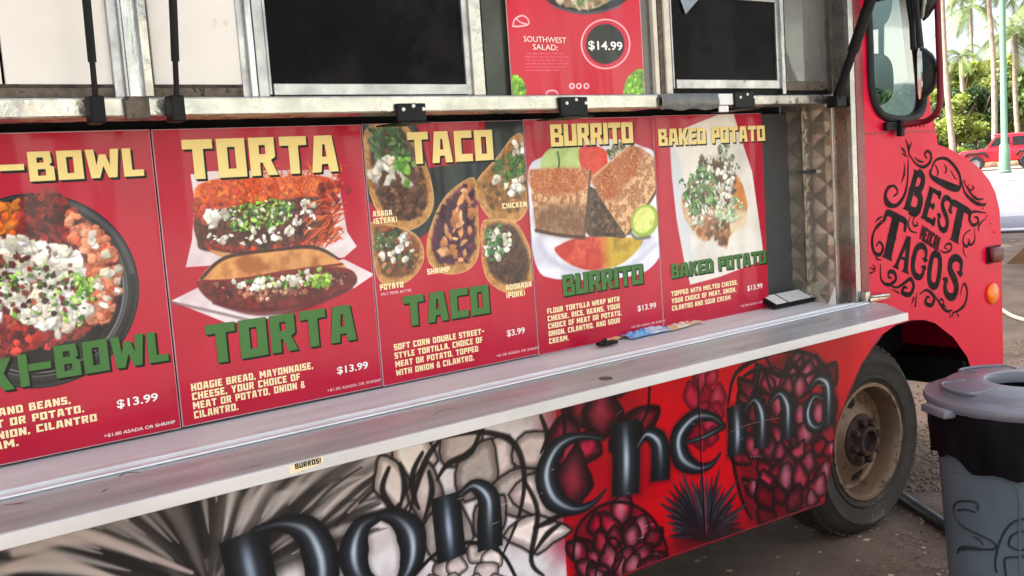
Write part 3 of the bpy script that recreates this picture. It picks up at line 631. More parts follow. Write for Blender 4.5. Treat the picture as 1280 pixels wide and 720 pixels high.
# ---- sill beam, its clips and repairs
zb0 = W(300, 144, YB)[2]; zb1 = W(300, 120.5, YB)[2]
xcut = W(823, 120, YB)[0]
MB().box(XL, xcut, YB, YB+.12, zb0, zb1, .005).build('sill_beam', m_steeld, truck)
MB().box(xcut+.001, XJ-.012, YB+.004, YB+.12, zb0+.006, zb1-.004, .004).build('sill_beam', M('sooty_steel', (0.30, 0.28, 0.26), 0.34, 0.9, var=.5, vs=10, bump=.5, bs=14, spots=(.03, .027, .024), spot_scale=16, spot_lo=.56), truck)
def pxbox(name, px0, px1, py0, py1, y0, y1, mat, bev=.002, ztop=None, zbot=None, parent=truck, py=60):
    x0, x1 = W(px0, (py0+py1)/2 if ztop is None else py, y0)[0], W(px1, (py0+py1)/2 if ztop is None else py, y0)[0]
    z1 = ztop if ztop is not None else W((px0+px1)/2, py0, y0)[2]; z0 = zbot if zbot is not None else W((px0+px1)/2, py1, y0)[2]
    return MB().box(x0, x1, y0, y1, z0, z1, bev).build(name, mat, parent)
# crumpled silver tape wrap
tp = MB(); x0, x1 = W(824, 125, YB)[0], W(896, 125, YB)[0]; zz0, zz1 = W(860, 137, YB)[2], W(860, 117, YB)[2]
nn = 40; vs = []; fs = []; rt = random.Random(2)
for i in range(nn+1):
    for j in range(9):
        t = j/8; vs.append((x0+(x1-x0)*i/nn+rt.uniform(-.002, .002), YB-.004-.010*math.sin(math.pi*t)+rt.uniform(-.002, .002), zz0+(zz1-zz0)*t+(.003*math.sin(i*.35) if j == 0 else 0)))
for i in range(nn):
    for j in range(8): fs.append((i*9+j, (i+1)*9+j, (i+1)*9+j+1, i*9+j+1))
raw('tape_wrap', vs, fs, m_tape, truck, smooth=180)
pxbox('sticker', 898, 917, 117, 131, YB-.002, YB+.002, m_wht)
pxbox('sticker', 899, 911, 132, 140, YB-.003, YB+.001, m_wht)
for (c0, c1, d0, d1) in [(497, 533, 129, 152), (701, 735, 121, 145), (919, 944, 115, 135)]:
    o = pxbox('poster_clip', c0, c1, d0, d1, YB-.012, YB-.001, m_black, .003)
    zl = W((c0+c1)/2, d1, YB-.012)[2]; x0, x1 = W(c0, d1, YB)[0], W(c1, d1, YB)[0]
    MB().box(x0, x1+.01, YB-.018, YB+.12, zl-.004, zl, .001).build('clip_foot', m_black, o)
    for f in (.15, .5, .85):
        rv = MB()
        zc_ = W((c0+c1)/2, d0+(d1-d0)*(.33 if f != .5 else .15), YB-.012)[2]
        rv.lathe([(.0055, 0), (.005, -.003), (0.0, -.004)], (x0+(x1-x0)*f, YB-.012, zc_), 'y', 12); rv.build('rivet', m_wht, o, smooth=60)

# ---- serving windows above the beam
zs0 = zb1; YF = YW
pxbox('window_panel', -260, -2, 0, 107, YF, YF+.012, m_white, .003, ZT)
pxbox('window_panel', 2, 138, 0, 107, YF, YF+.012, m_white, .003, ZT)
# rounded corner cream sheet
def rsheet(name, p0, p1, py1, y, rad):
    x0, x1 = W(p0, 60, y)[0], W(p1, 60, y)[0]; z0 = W((p0+p1)/2, py1, y)[2]
    pts = [(x0, z0)]+[(x1-rad+rad*math.sin(a), z0+rad-rad*math.cos(a)) for a in np.linspace(0, math.pi/2, 8)]+[(x1, ZT), (x0, ZT)]
    MB().prism(pts, 'y', y, y+.012, .002).build(name, m_white, truck)
rsheet('window_panel', 189, 306, 107, YF, .03)
MB().box(XL, W(300, 60, YF)[0], YF-.0035, YF+.02, W(100, 108.2, YF)[2]-.003, W(100, 106.6, YF)[2]+.002, .001).build('dirty_gasket', M('mouldy_gasket', C(64, 58, 50), .8, var=.7, vs=40, spots=(.02, .018, .015), spot_scale=30, spot_lo=.52), truck)
MB().box(XL, W(330, 60, YF)[0], YF-.002, YF+.05, zs0+.0005, W(100, 107, YF)[2]-.001, .002).build('window_track', m_grime, truck)
MB().box(W(330, 60, YF)[0], XJ, YF+.006, YF+.09, zs0+.0005, zs0+.03).box(XL, W(979, 60, YF)[0], YF+.05, YF+.07, zs0, ZT).build('window_backing', m_dark, truck)
for q0, q1, y0, mt in [(138, 152, YF-.012, m_frame), (152, 156, YF-.022, M('bright_trim', (0.36, 0.35, 0.34), 0.25, 1.0)), (156, 176, YF-.016, m_steel), (176, 187, YF-.030, m_steeld)]:
    pxbox('window_post', q0, q1, 0, 121, y0, YF+.03, mt, .002, ZT, zs0+.0005)
pxbox('post_foot', 157, 188, 120, 149, YB-.014, YB-.001, m_grime, .004)
for q0, q1, y0, mt in [(299, 309, YF-.004, m_frame), (310, 318, YF-.016, m_steel), (319, 332, YF-.008, m_frame)]:
    pxbox('window_post', q0, q1, 0, 118, y0, YF+.03, mt, .002, ZT, zs0+.0005)
# large dark screen window
def window(q0, q1, q2, q3, bot0, bot1, label):
    o = pxbox('fly_screen', q1, q2, 0, bot0, YF+.004, YF+.010, m_screen, .0005, ZT)
    pxbox('screen_frame', q0, q1, 0, bot1, YF-.006, YF+.016, m_frame, .003, ZT, parent=o)
    pxbox('screen_frame', q2, q3, 0, bot1, YF-.006, YF+.016, m_frame, .003, ZT, parent=o)
    x0, x1 = W(q1, 60, YF)[0]+.001, W(q2, 60, YF)[0]-.001; z0 = W((q1+q2)/2, bot1, YF)[2]; z1 = W((q1+q2)/2, bot0, YF)[2]
    MB().box(x0, x1, YF-.007, YF+.015, z0, z1, .002).build('screen_frame', m_frame, o)
    return o, x0, x1
window(332, 336, 580, 588, 105, 119, '')
pxbox('window_post', 589, 604, 0, 118, YF-.014, YF+.03, m_steeld, .003, ZT, zs0+.0005)
pxbox('side_pane', 605, 640, 0, 118, YF+.004, YF+.010, m_green, .001, ZT, zs0+.0005)
pxbox('side_pane', 800, 818, 0, 116, YF+.004, YF+.010, M('dull_grey_pane', C(104, 102, 98), .25, .2, var=.25, vs=3), .001, ZT, zs0+.0005)
for q0, q1, y0, mt in [(818, 823, YF-.012, M('cream_post', C(214, 206, 188), .5, var=.15, vs=14, spots=(.05, .04, .03), spot_scale=26, spot_lo=.66)), (824, 831, YF-.004, m_grime), (832, 839, YF-.012, MATS['cream_post'])]:
    pxbox('window_post', q0, q1, 0, 114, y0, YF+.03, mt, .002, ZT, zs0-.001)
o, x0, x1 = window(840, 842, 971, 977, 100, 111, '')
zt = W(900, 0, YF)[2]; MB().box(x0, x1, YF-.007, YF+.015, zt+.005, zt+.045, .002).build('screen_frame', m_frame, o)
MB().add([(W(850, 0, YF)[0], YF-.002, W(850, 0, YF)[2]), (W(872, 0, YF)[0], YF-.002, W(872, 0, YF)[2]), (W(856, 16, YF)[0], YF-.004, W(857, 18, YF)[2])], [(0, 1, 2)]).build('torn_film', M('clear_film', (0.22, 0.26, 0.28), .12, .3), o)
pxbox('window_post', 977, 981, 0, 112, YF-.016, YF+.03, m_steel, .002, ZT, zs0-.001)
pn = pxbox('clear_pane', 982, 1035, 0, 102, YF+.002, YF+.006, m_pane, .0005, ZT)
MB().box(W(982, 60, YF)[0], XJ, YF+.085, YF+.10, zs0, ZT).build('inner_cabinet', M('dim_cabinet', C(176, 168, 150), .45, .2, var=.35, vs=4), truck)
pxbox('pane_rail', 982, 1036, 102, 113, YF-.004, YF+.02, m_grime, .002)
MB().box(W(1036, 60, YF)[0], XJ-.001, YF-.022, YF+.02, zs0-.001, ZT, .003).build('window_post', MATS['jamb_steel'], truck)
MB().box(XJ-.003, XJ-.001, YF+.021, .36, zs0, ZT).build('inner_end_panel', MATS['dim_cabinet'], truck)

# ---- gas struts and rods up to the raised awning
aw0 = Vector((0, -0.002, 2.74)); aw1 = Vector((0, -0.86, 3.12))
MB().box(XL+1.5, XC-.06, 0, .94, -.02, .02, .006, mtx=Matrix.Translation((0, -0.004, 2.76)) @ Matrix.Rotation(R(-24), 4, 'X') @ Matrix.Rotation(R(180), 4, 'Z') @ Matrix.Translation((-(XL+1.5)-(XC-.06), 0, 0))).build('awning', m_steel, truck)
s0 = WX(1045, 126, 3.463); s1 = WX(1088, 0, 3.463); dv = s1-s0
st = MB().tube([s0, s0+dv*.55], .017, 12).tube([s0+dv*.5, s0+dv*2.05], .022, 12); st.build('gas_strut', m_black, truck, smooth=40)
MB().box(s0[0]-.02, XJ-.013, s0[1]-.02, s0[1]+.03, s0[2]-.025, s0[2]+.02, .005).build('strut_bracket', m_black, truck)
for (b0, b1), t0, yy in [((122, 148), (108, 0), .035), ((222, 146), (216, 0), .035)]:
    p0 = W(b0, b1, yy); p1 = W(t0[0], t0[1], yy-.03); dv = p1-p0
    MB().tube([p0, p0+dv*.5], .0065, 10).tube([p0+dv*.48, p0+dv*2.55], .0095, 10).build('gas_strut', m_black, truck, smooth=40)
    MB().box(p0[0]-.016, p0[0]+.016, yy-.015, YB-.001, p0[2]-.012, p0[2]+.05, .004).build('strut_bracket', m_black, truck)

# ---- cab
arch = [(1103, 418), (1120, 406), (1140, 400), (1156, 400), (1169, 404), (1192, 422), (1209, 446), (1222, 486), (1228, 540)]
arch_w = [tuple(W(p[0], p[1])[[0, 2]]) for p in arch]
nose_px = [(1147, -8), (1154, 60), (1163, 130), (1171, 170), (1176, 192), (1190, 198), (1204, 205), (1216, 212), (1229, 222), (1240, 235), (1247, 249), (1251, 266), (1253, 300), (1254, 360), (1255, 430)]
nose = [tuple(W(p[0], p[1], -.03)[[0, 2]]) for p in nose_px]
nose = [(nose[0][0]-.10, 2.80)]+nose+[(nose[-1][0], 0.56)]
zl0 = [p for p in edge_w]                                   # arch height at the cab's rear edge
z_at = float(np.interp(XC, [edge_w[2][0], edge_w[1][0], edge_w[0][0]], [edge_w[2][1], edge_w[1][1], edge_w[0][1]]))
def inset(poly, d):
    out = []
    for i, p in enumerate(poly):
        a = np.array(poly[max(i-1, 0)]); c = np.array(poly[min(i+1, len(poly)-1)]); t = (c-a)/np.linalg.norm(c-a); n = np.array((t[1], -t[0]))
        out.append(tuple(np.array(p)-n*d))
    return out
ns = [tuple(q) for q in inset(nose, 0.05)]
outer = [(XC, z_at+.002), (XC, 2.80)]+ns+[(arch_w[-1][0]+.02, 0.56)]+arch_w[::-1]
win_px = [(1086, -70), (1086, 60), (1087, 100), (1090, 122), (1098, 140), (1112, 148), (1135, 149), (1147, 143), (1153, 130), (1153, 105), (1149, 60), (1143, 0), (1138, -70)]
win = [tuple(W(p[0], p[1])[[0, 2]]) for p in win_px]
win = spline(win, 4, True); win = [tuple(p) for p in win]
V2, F2 = poly_tris([outer, win])
vs = [(p[0], 0.0, p[1]) for p in V2]; fs = list(F2)
bmc = bmesh.new(); bv = [bmc.verts.new(v) for v in vs]
for f in fs:
    try: bmc.faces.new([bv[i] for i in f])
    except ValueError: pass
# rounded edge, then the nose, hood and roof across the truck
rings = [(0.05, 0.0), (0.030, 0.004), (0.014, 0.016), (0.004, 0.033), (0.0, 0.055), (0.0, 2.15)]
prev = None
for d, y in rings:
    q = [bmc.verts.new((p[0], y, p[1])) for p in inset(nose, d)]
    if prev:
        for i in range(len(q)-1):
            if y > 1 and 1 <= i <= 3: continue             # windscreen opening
            bmc.faces.new((prev[i], q[i], q[i+1], prev[i+1]))
    prev = q
bmesh.ops.remove_doubles(bmc, verts=bmc.verts, dist=0.0004); bmesh.ops.recalc_face_normals(bmc, faces=bmc.faces)
me = bpy.data.meshes.new('cab_body'); bmc.to_mesh(me); bmc.free()
cab = link('cab_body', me, m_red, truck, smooth=32)
mb = MB(); iw = win
mb.prism([(XC, 2.80), (XC, 2.76), (nose[0][0], 2.76), (nose[0][0], 2.80)], 'y', 0.05, 2.15).box(XC, nose[5][0]+.5, 0.08, 2.1, 0.86, 0.9).box(XC, nose[6][0], 2.11, 2.15, 0.56, 1.75).box(XC, XC+.03, .06, 2.1, .9, 1.2)
mb.box(nose[5][0]-.12, nose[5][0]+.1, 0.1, 2.1, 0.9, 1.55)
mb.build('cab_interior', m_dark, truck)
MB().box(nose[3][0]-.04, nose[4][0]+.02, 2.08, 2.13, 1.75, 2.78).box(XC, XC+.08, 2.08, 2.13, 1.75, 2.78).build('far_pillar', m_dred, truck)
cen = np.mean(np.array(win), 0)
gw = MB().tube([(p[0], -.003, p[1]) for p in win]+[(win[0][0], -.003, win[0][1])], .017, 10, caps=False); gk = gw.build('cab_window', m_rub, truck, smooth=60)
gv, gf = poly_tris([win]); raw('window_glass', [(p[0], 0.006, p[1]) for p in gv], gf, glass('cab_glass', (0.22, 0.29, 0.27), 0.27), gk)
sb = W(1087, 78, 0.03); sb2 = W(1118, 70, .03)
wsx = nose[1][0]; wg = [(nose[1][0]-.012, .06, nose[1][1]), (nose[1][0]-.012, 2.1, nose[1][1]), (nose[4][0]-.012, 2.1, nose[4][1]), (nose[4][0]-.012, .06, nose[4][1])]
raw('windscreen', wg, [(0, 1, 2, 3)], glass('screen_glass', (0.9, 0.95, 0.93), 0.05), truck)
# rivet line and strip under the window
z_s = W(1120, 165)[2]; MB().box(XC+.003, W(1168, 165)[0], -.004, -.0005, z_s-.004, z_s, .0005).build('belt_seam', m_dred, truck)
for i in range(11):
    rv = MB(); xx = W(1100, 160)[0]+i*.033; rv.lathe([(.005, 0), (.004, -.003), (0, -.004)], (xx, -.0005, z_s+.02), 'y', 8); rv.build('rivet', m_dred, truck, smooth=60)
# nose rivets
for i in range(9):
    rv = MB(); c = W(1206+i*4.6, 226+i*5.2+ (i*i)*.35); rv.lathe([(.006, 0), (.005, -.003), (0, -.004)], (c[0], -.0005, c[2]), 'y', 8); rv.build('rivet', m_red, truck, smooth=60)
# marker lamps
c0 = W(1241, 318); L_ = MB().box(c0[0]-.055, c0[0]+.055, -.030, -.0006, c0[2]-.034, c0[2]+.034, .012).build('marker_lamp', m_lens, truck, smooth=50)
MB().box(c0[0]-.062, c0[0]+.062, -.008, -.0006, c0[2]-.040, c0[2]+.040, .003).build('lamp_base', m_black, L_)
c0 = W(1239.5, 367); MB().lathe([(.048, 0), (.050, -.006), (.046, -.014), (.03, -.020), (0, -.022)], (c0[0], -.0006, c0[2]), 'y', 28).build('amber_reflector', m_amber, truck, smooth=60)
# bumper
MB().box(nose[-1][0]-.25, nose[-1][0]+.10, .02, 2.2, .50, .635, .02).build('bumper', m_black, truck)

# mirror on its tube loop
xm = W(1122, 156)[0]
def mp(px, py): return WX(px, py, xm+.02)
p_a = np.array([xm-.02, -.012, W(1122, 157)[2]]); lp = [p_a, mp(1150, 153), mp(1162, 149), mp(1171, 140), mp(1175, 125), mp(1175, 90), mp(1173, 40), mp(1171, -20), mp(1170, -60)]
arm = MB().tube(spline(lp, 5), .0125, 10).build('mirror_arm', M('dark_red_tube', C(104, 10, 26), .4, var=.2), truck, smooth=60)
fb = MB().box(xm-.11, xm+.03, -.02, -.001, p_a[2]-.02, p_a[2]+.015, .004)
fb.box(xm-.03, xm-.005, -.035, -.01, p_a[2]-.045, p_a[2]+.02, .004)
fb.build('arm_bracket', m_black, truck)
mc = mp(1151, 92)
def mirror(c, hz, hy, tilt, name):
    pr = [(0, .066), (.4, .060), (.7, .044), (.92, .018), (1.0, 0)]
    vs = []; fs = []; n = 28
    for (r, h) in pr:
        for j in range(n):
            a = 2*math.pi*j/n; ex = 0.72
            sx = math.copysign(abs(math.cos(a))**ex, math.cos(a)); sz = math.copysign(abs(math.sin(a))**ex, math.sin(a))
            vs.append(Matrix.Rotation(tilt, 3, 'Z') @ Vector((h, r*hy*sx, r*hz*sz))+Vector(c))
    for i in range(len(pr)-1):
        for j in range(n): fs.append((i*n+j, i*n+(j+1) % n, (i+1)*n+(j+1) % n, (i+1)*n+j))
    fs.append(tuple(range(n))); h = raw(name, vs, fs, m_black, truck, smooth=40)
    vs = [Matrix.Rotation(tilt, 3, 'Z') @ Vector((-.006, .93*hy*math.copysign(abs(math.cos(2*math.pi*j/n))**.72, math.cos(2*math.pi*j/n)), .95*hz*math.copysign(abs(math.sin(2*math.pi*j/n))**.72, math.sin(2*math.pi*j/n))))+Vector(c) for j in range(n)]
    vs2 = [v-Matrix.Rotation(tilt, 3, 'Z') @ Vector((-.006, 0, 0)) for v in vs]
    raw('mirror_glass', vs+vs2, [tuple(range(n))]+[(j, (j+1) % n, n+(j+1) % n, n+j) for j in range(n)], M('mirror_surface', (0.30, 0.36, 0.34), .10, 1.0, rvar=.02), h)
    return h
mirror(mc, .108, .078, R(-54), 'mirror_head')
mirror(mp(1154, -28), .17, .10, R(-52), 'mirror_head')
MB().tube([mc+np.array([.03, 0, .0]), mp(1175, 86)], .010, 8).tube([mp(1133, -20), mp(1140, 30), mc+np.array([.0, .03, .10])], .012, 8).build('mirror_stay', m_black, truck, smooth=60)

# ---- wheels
def wheel(cx, cy, cz, name_parent):
    R_, Ri = .405, .238
    prof = [(Ri, .015), (Ri+.01, -.004), (Ri+.028, -.008), (Ri+.034, -.018), (Ri+.040, -.018), (Ri+.045, -.012), (Ri+.07, -.019), (Ri+.098, -.021), (Ri+.102, -.025), (Ri+.110, -.025), (Ri+.114, -.019), (R_-.040, -.010), (R_-.014, .012), (R_-.003, .035), (R_, .06), (R_, .16), (R_-.014, .19), (Ri+.08, .215), (Ri, .2)]
    t = MB().lathe(prof, (cx, cy, cz), 'y', 96).build('wheel', m_tyre, name_parent, smooth=50)
    tr = MB()
    for k in range(52):
        a0 = 2*math.pi*k/52
        for y0, y1, o in [(.03, .075, 0), (.085, .13, .5), (.14, .185, 0)]:
            a = a0+o*2*math.pi/52; mt = Matrix.Translation((cx, cy, cz)) @ Matrix.Rotation(a, 4, 'Y')
            tr.box(R_-.006, R_+.007, y0, y1, -.017, .017, .002, mtx=mt)
    tr.build('tread', m_tyre, t)
    rp = [(Ri+.014, -.004), (Ri+.012, -.012), (Ri-.002, -.012), (Ri-.010, .0), (Ri-.016, .030), (Ri-.022, .075), (Ri-.034, .084), (Ri-.050, .080), (.150, .058), (.128, .040), (.116, .030), (.104, .036), (.100, .05), (0.0, .052)]
    rim = MB().lathe(rp, (cx, cy, cz), 'y', 72).build('rim', m_rust, t, smooth=35)
    for k in range(4):
        a = R(90*k+8); n = 24; pts = []
        for j in range(n):
            u, v = .040*math.cos(2*math.pi*j/n), .021*math.sin(2*math.pi*j/n)
            r_q = math.hypot(.166+v, u); y_s = np.interp(r_q, [.116, .128, .150, Ri-.050, Ri-.034], [.030, .040, .058, .080, .084])
            pts.append((cx+(.166+v)*math.cos(a)-u*math.sin(a), cy+y_s-.0025, cz+(.166+v)*math.sin(a)+u*math.cos(a)))
        ho = MB().add(pts+[(p[0], p[1]+.03, p[2]) for p in pts], [tuple(range(n))]+[(j, (j+1) % n, n+(j+1) % n, n+j) for j in range(n)])
        ho.build('hand_hole', m_dark, t)
    hb_ = MB().lathe([(.112, .05), (.112, .026), (.104, .018), (.068, .016), (.062, -.012), (.054, -.018), (.046, -.016), (.042, .010), (0, .012)], (cx, cy, cz), 'y', 40)
    for k in range(8):
        a = R(45*k+12); c = (cx+.083*math.cos(a), cz+.083*math.sin(a)); hb_.lathe([(.017, .022), (.017, -.004), (.012, -.010), (0, -.010)], (c[0], cy, c[1]), 'y', 6)
    hb_.build('hub', m_hub, t, smooth=40)
    MB().lathe([(.041, .008), (.03, .007), (0, .007)], (cx, cy, cz), 'y', 20).build('hub_cap', m_dark, t)
wc = W(1088, 563, .06)
wheel(wc[0], .075, .400, truck)
wheel(-2.6, .075, .400, truck)
# ------------------------------------------------------------------ painted lettering and scrolls on the cab
m_ink = M('black_sign_paint', (0.006, 0.004, 0.005), 0.6, var=0.3, spec=.1)
ink = Ink(0.0)
_lay = [0]
def ribbon(ik, pts, wd, n=6, smooth=True):
    """brush line on the cab side; pts in photo pixels, wd half widths in metres"""
    P = spline(pts, n) if smooth and len(pts) > 2 else [np.array(p, float) for p in pts]
    Q = np.array([W(p[0], p[1])[[0, 2]] for p in P]); k = len(Q)
    ww = np.interp(np.linspace(0, 1, k), np.linspace(0, 1, len(wd)), wd) if hasattr(wd, '__len__') else np.full(k, wd)
    t = np.gradient(Q, axis=0); t /= np.linalg.norm(t, axis=1)[:, None]+1e-12; nn = np.stack([-t[:, 1], t[:, 0]], 1)
    A, B = Q+nn*ww[:, None], Q-nn*ww[:, None]
    _lay[0] += 1; y = -.0006-(_lay[0] % 40)*.00004
    V = [tuple(a) for a in A]+[tuple(b) for b in B]
    ik.put(V, [(i, i+1, k+i+1, k+i) for i in range(k-1)], lambda p: p[0], lambda p: p[1], y)
# western letters in a unit box (x right, y up), outline loops with pointed spurs
def stem(x0, x1, y0=0, y1=1, s=.07):
    m = (y0+y1)/2
    return [(x0-s, y0), (x0-s*.4, y0+.045), (x0, y0+.07), (x0, m-.04), (x0-s*.6, m), (x0, m+.04), (x0, y1-.07), (x0-s*.4, y1-.045), (x0-s, y1), (x1+s, y1), (x1+s*.4, y1-.045), (x1, y1-.07), (x1, m+.04), (x1+s*.6, m), (x1, m-.04), (x1, y0+.07), (x1+s*.4, y0+.045), (x1+s, y0)]
WL = {
 'B': ([stem(.08, .44)], [[(.40, .95), (.62, .96), (.86, .88), (.88, .70), (.70, .56), (.45, .53)], [(.45, .51), (.72, .50), (.98, .38), (.98, .16), (.78, .04), (.40, .05)]], [.15, .17]),
 'E': ([stem(.08, .44)], [[(.4, .95), (.8, .94), (.95, .98), (.95, .80)], [(.4, .50), (.62, .50), (.74, .58)], [(.62, .50), (.74, .42)], [(.4, .05), (.8, .06), (.96, .02), (.96, .22)]], [.095, .09, .08, .10]),
 'S': ([], [[(.92, .70), (.90, .90), (.72, .97), (.44, .96), (.22, .84), (.22, .66), (.44, .54), (.66, .44), (.80, .30), (.74, .10), (.48, .02), (.22, .06), (.08, .18), (.06, .32)]], [.15]),
 'T': ([stem(.31, .69)], [[(-.04, .72), (.0, .90), (.10, .95), (.5, .95), (.9, .95), (1.0, .90), (1.04, .72)]], [.10]),
 'A': ([[(-.02, 0), (.02, .06), (.08, .08), (.34, .97), (.30, 1.0), (.70, 1.0), (.66, .97), (.94, .08), (1.0, .06), (1.04, 0), (.56, 0), (.60, .06), (.66, .08), (.60, .26), (.56, .42), (.50, .66), (.30, .26), (.28, .08), (.34, .06), (.36, 0)]], [[(.22, .32), (.5, .36), (.74, .32)]], [.055]),
 'C': ([], [[(.94, .66), (.92, .86), (.72, .97), (.42, .95), (.20, .78), (.14, .50), (.20, .22), (.42, .05), (.72, .03), (.92, .14), (.96, .34)]], [.145]),
 'O': ([], [[(.5, .98), (.22, .86), (.14, .5), (.22, .14), (.5, .02), (.78, .14), (.86, .5), (.78, .86), (.5, .98)]], [.14]),
}
def wletter(ch, bl, br, tl, tr):
    bl, br, tl, tr = map(np.array, (bl, br, tl, tr))
    mp_ = lambda u, v: bl*(1-u)*(1-v)+br*u*(1-v)+tl*(1-u)*v+tr*u*v
    wpx = np.linalg.norm(br-bl); wm = np.linalg.norm(W(*br)-W(*bl))
    solids, curves, wd = WL[ch]
    for lp in solids:
        P = [W(*mp_(u, v))[[0, 2]] for u, v in lp]; v, f = poly_tris([P]); _lay[0] += 1; ink.put(v, f, lambda p: p[0], lambda p: p[1], -.0006-(_lay[0] % 40)*.00004)
    for i, c in enumerate(curves):
        w_ = wd[min(i, len(wd)-1)]*wm
        ribbon(ink, [mp_(u, v) for u, v in c], [w_*.55, w_*.9, w_*1.0, w_*.9, w_*.55] if ch in 'SCT' else w_, 6)
    if ch in 'SC':
        for e in ([curves[0][0], curves[0][-1]]):
            d = -1 if e[1] > .5 else 1
            ribbon(ink, [mp_(e[0]-.22, e[1]+.02*d), mp_(e[0]+.02, e[1]+.05*d), mp_(e[0]+.16, e[1]+.0*d)], [wm*.02, wm*.10, wm*.02])
    if ch in 'OC':
        ribbon(ink, [mp_(-.06, .5), mp_(.06, .5), mp_(.16, .5)], [wm*.01, wm*.08, wm*.02], smooth=False)
B_ = lambda *a: wletter(*a)
B_('B', (1128, 261), (1147, 269), (1142, 211), (1157, 218)); B_('E', (1150, 272), (1167, 281), (1161, 232), (1176, 241))
B_('S', (1171, 284), (1185, 293), (1177, 241), (1191, 251)); B_('T', (1181, 296), (1204, 309), (1191, 250), (1213, 263))
B_('T', (1096, 318), (1121, 330), (1109, 262), (1133, 274)); B_('A', (1116, 334), (1135, 343), (1128, 292), (1144, 299))
B_('C', (1136, 342), (1153, 350), (1143, 302), (1160, 310)); B_('O', (1157, 354), (1174, 363), (1163, 312), (1179, 320))
B_('S', (1178, 368), (1197, 377), (1186, 316), (1204, 325))
# the small word between them
V, F, wd_ = block_text('MEXICAN', 10)
def mex(p):
    u, v = p[0]/wd_, p[1]/100; bl, br, tl, tr = map(np.array, ((1149, 299), (1171.5, 314), (1153, 281), (1175.5, 297)))
    return W(*(bl*(1-u)*(1-v)+br*u*(1-v)+tl*(1-u)*v+tr*u*v))
ink.put(V, F, lambda p: mex(p)[0], lambda p: mex(p)[2], -.0022)
ink.build('painted_slogan', m_ink, truck)
sc = Ink(0.0)
z8 = lambda L: [(1080+x/3.2, 165+y/3.2) for x, y in L]
for L, w0 in [([(165, 28), (176, 60), (180, 96)], (.001, .006, .002)), ([(146, 62), (158, 72), (166, 86)], (.001, .006, .002)), ([(190, 38), (182, 62), (178, 80)], (.001, .005, .001)), ([(150, 84), (162, 92), (176, 100)], (.001, .004, .001)),
              ([(182, 92), (206, 126), (236, 140), (262, 122), (268, 92), (254, 76), (242, 90), (252, 106)], (.002, .007, .006, .003)),
              ([(200, 100), (222, 118), (240, 118)], (.001, .005, .001)),
              ([(176, 106), (174, 190), (162, 250), (132, 292), (102, 288), (85, 256), (96, 224), (120, 216), (134, 240), (118, 258)], (.002, .007, .008, .005, .003)),
              ([(162, 124), (160, 170), (148, 204)], (.001, .005, .001)), ([(80, 250), (82, 280), (100, 300), (126, 302)], (.001, .004, .001)),
              ([(390, 196), (402, 240), (430, 272), (462, 290), (488, 286)], (.002, .006, .008, .002)), ([(396, 196), (440, 262), (478, 268)], (.001, .006, .002)), ([(412, 218), (424, 232), (438, 226), (432, 212)], (.002, .005, .002)),
              ([(488, 324), (462, 320), (432, 320), (420, 346), (434, 372), (456, 362), (452, 342), (440, 340)], (.002, .006, .007, .003)), ([(490, 344), (468, 362), (456, 386), (462, 396)], (.001, .006, .002)), ([(470, 300), (486, 292)], (.001, .004)),
              ([(440, 380), (443, 430), (426, 452), (414, 440)], (.001, .006, .004)), ([(426, 390), (402, 410), (396, 442), (410, 458), (422, 440), (416, 428)], (.002, .007, .003)), ([(398, 452), (398, 480), (410, 502)], (.001, .004, .001)),
              ([(188, 336), (176, 366), (188, 396), (212, 402)], (.001, .005, .002)), ([(210, 336), (196, 350), (200, 374), (214, 372), (210, 358)], (.001, .005, .003)),
              ([(298, 466), (320, 482), (346, 472), (348, 450), (332, 448), (322, 462), (334, 468)], (.001, .006, .005, .002)),
              ([(78, 350), (48, 380), (32, 430), (40, 480), (64, 490), (76, 462), (62, 440), (48, 456)], (.002, .008, .007, .003)), ([(76, 338), (58, 346), (44, 362)], (.001, .005, .001)), ([(82, 358), (62, 372), (50, 392)], (.001, .004, .001)), ([(44, 490), (52, 508), (70, 512)], (.001, .004, .001)),
              ([(20, 540), (44, 552)], (.001, .004)), ([(22, 566), (44, 556)], (.004, .001)), ([(34, 528), (46, 546)], (.001, .004)),
              ([(66, 530), (68, 588), (94, 612), (126, 592), (120, 562), (100, 560), (98, 580), (110, 584)], (.002, .007, .008, .003)),
              ([(88, 602), (128, 622), (166, 600), (186, 588), (198, 618), (182, 650), (152, 642), (160, 620), (172, 626)], (.002, .008, .010, .004)), ([(110, 628), (140, 644)], (.001, .004)), ([(200, 660), (188, 692)], (.006, .001)), ([(212, 640), (204, 700)], (.001, .005)),
              ([(222, 650), (250, 632), (280, 660), (270, 692), (246, 684), (252, 660), (262, 664)], (.002, .009, .008, .003)), ([(280, 650), (306, 690), (330, 716), (352, 712)], (.002, .008, .003)), ([(296, 676), (310, 668), (318, 680)], (.001, .005, .002)),
              ([(384, 650), (400, 606), (412, 640), (402, 690), (374, 716), (352, 722)], (.002, .006, .007, .002)), ([(340, 716), (346, 742)], (.001, .005)), ([(356, 722), (352, 744)], (.005, .001)), ([(368, 720), (378, 738)], (.001, .005)), ([(330, 700), (316, 690), (322, 676)], (.001, .005, .001)),
              ]:
    ribbon(sc, z8(L), [x*1.15 for x in w0])
sc.build('painted_scrollwork', m_ink, truck)
sc = Ink(0.0)                          # outline sketch by the hood
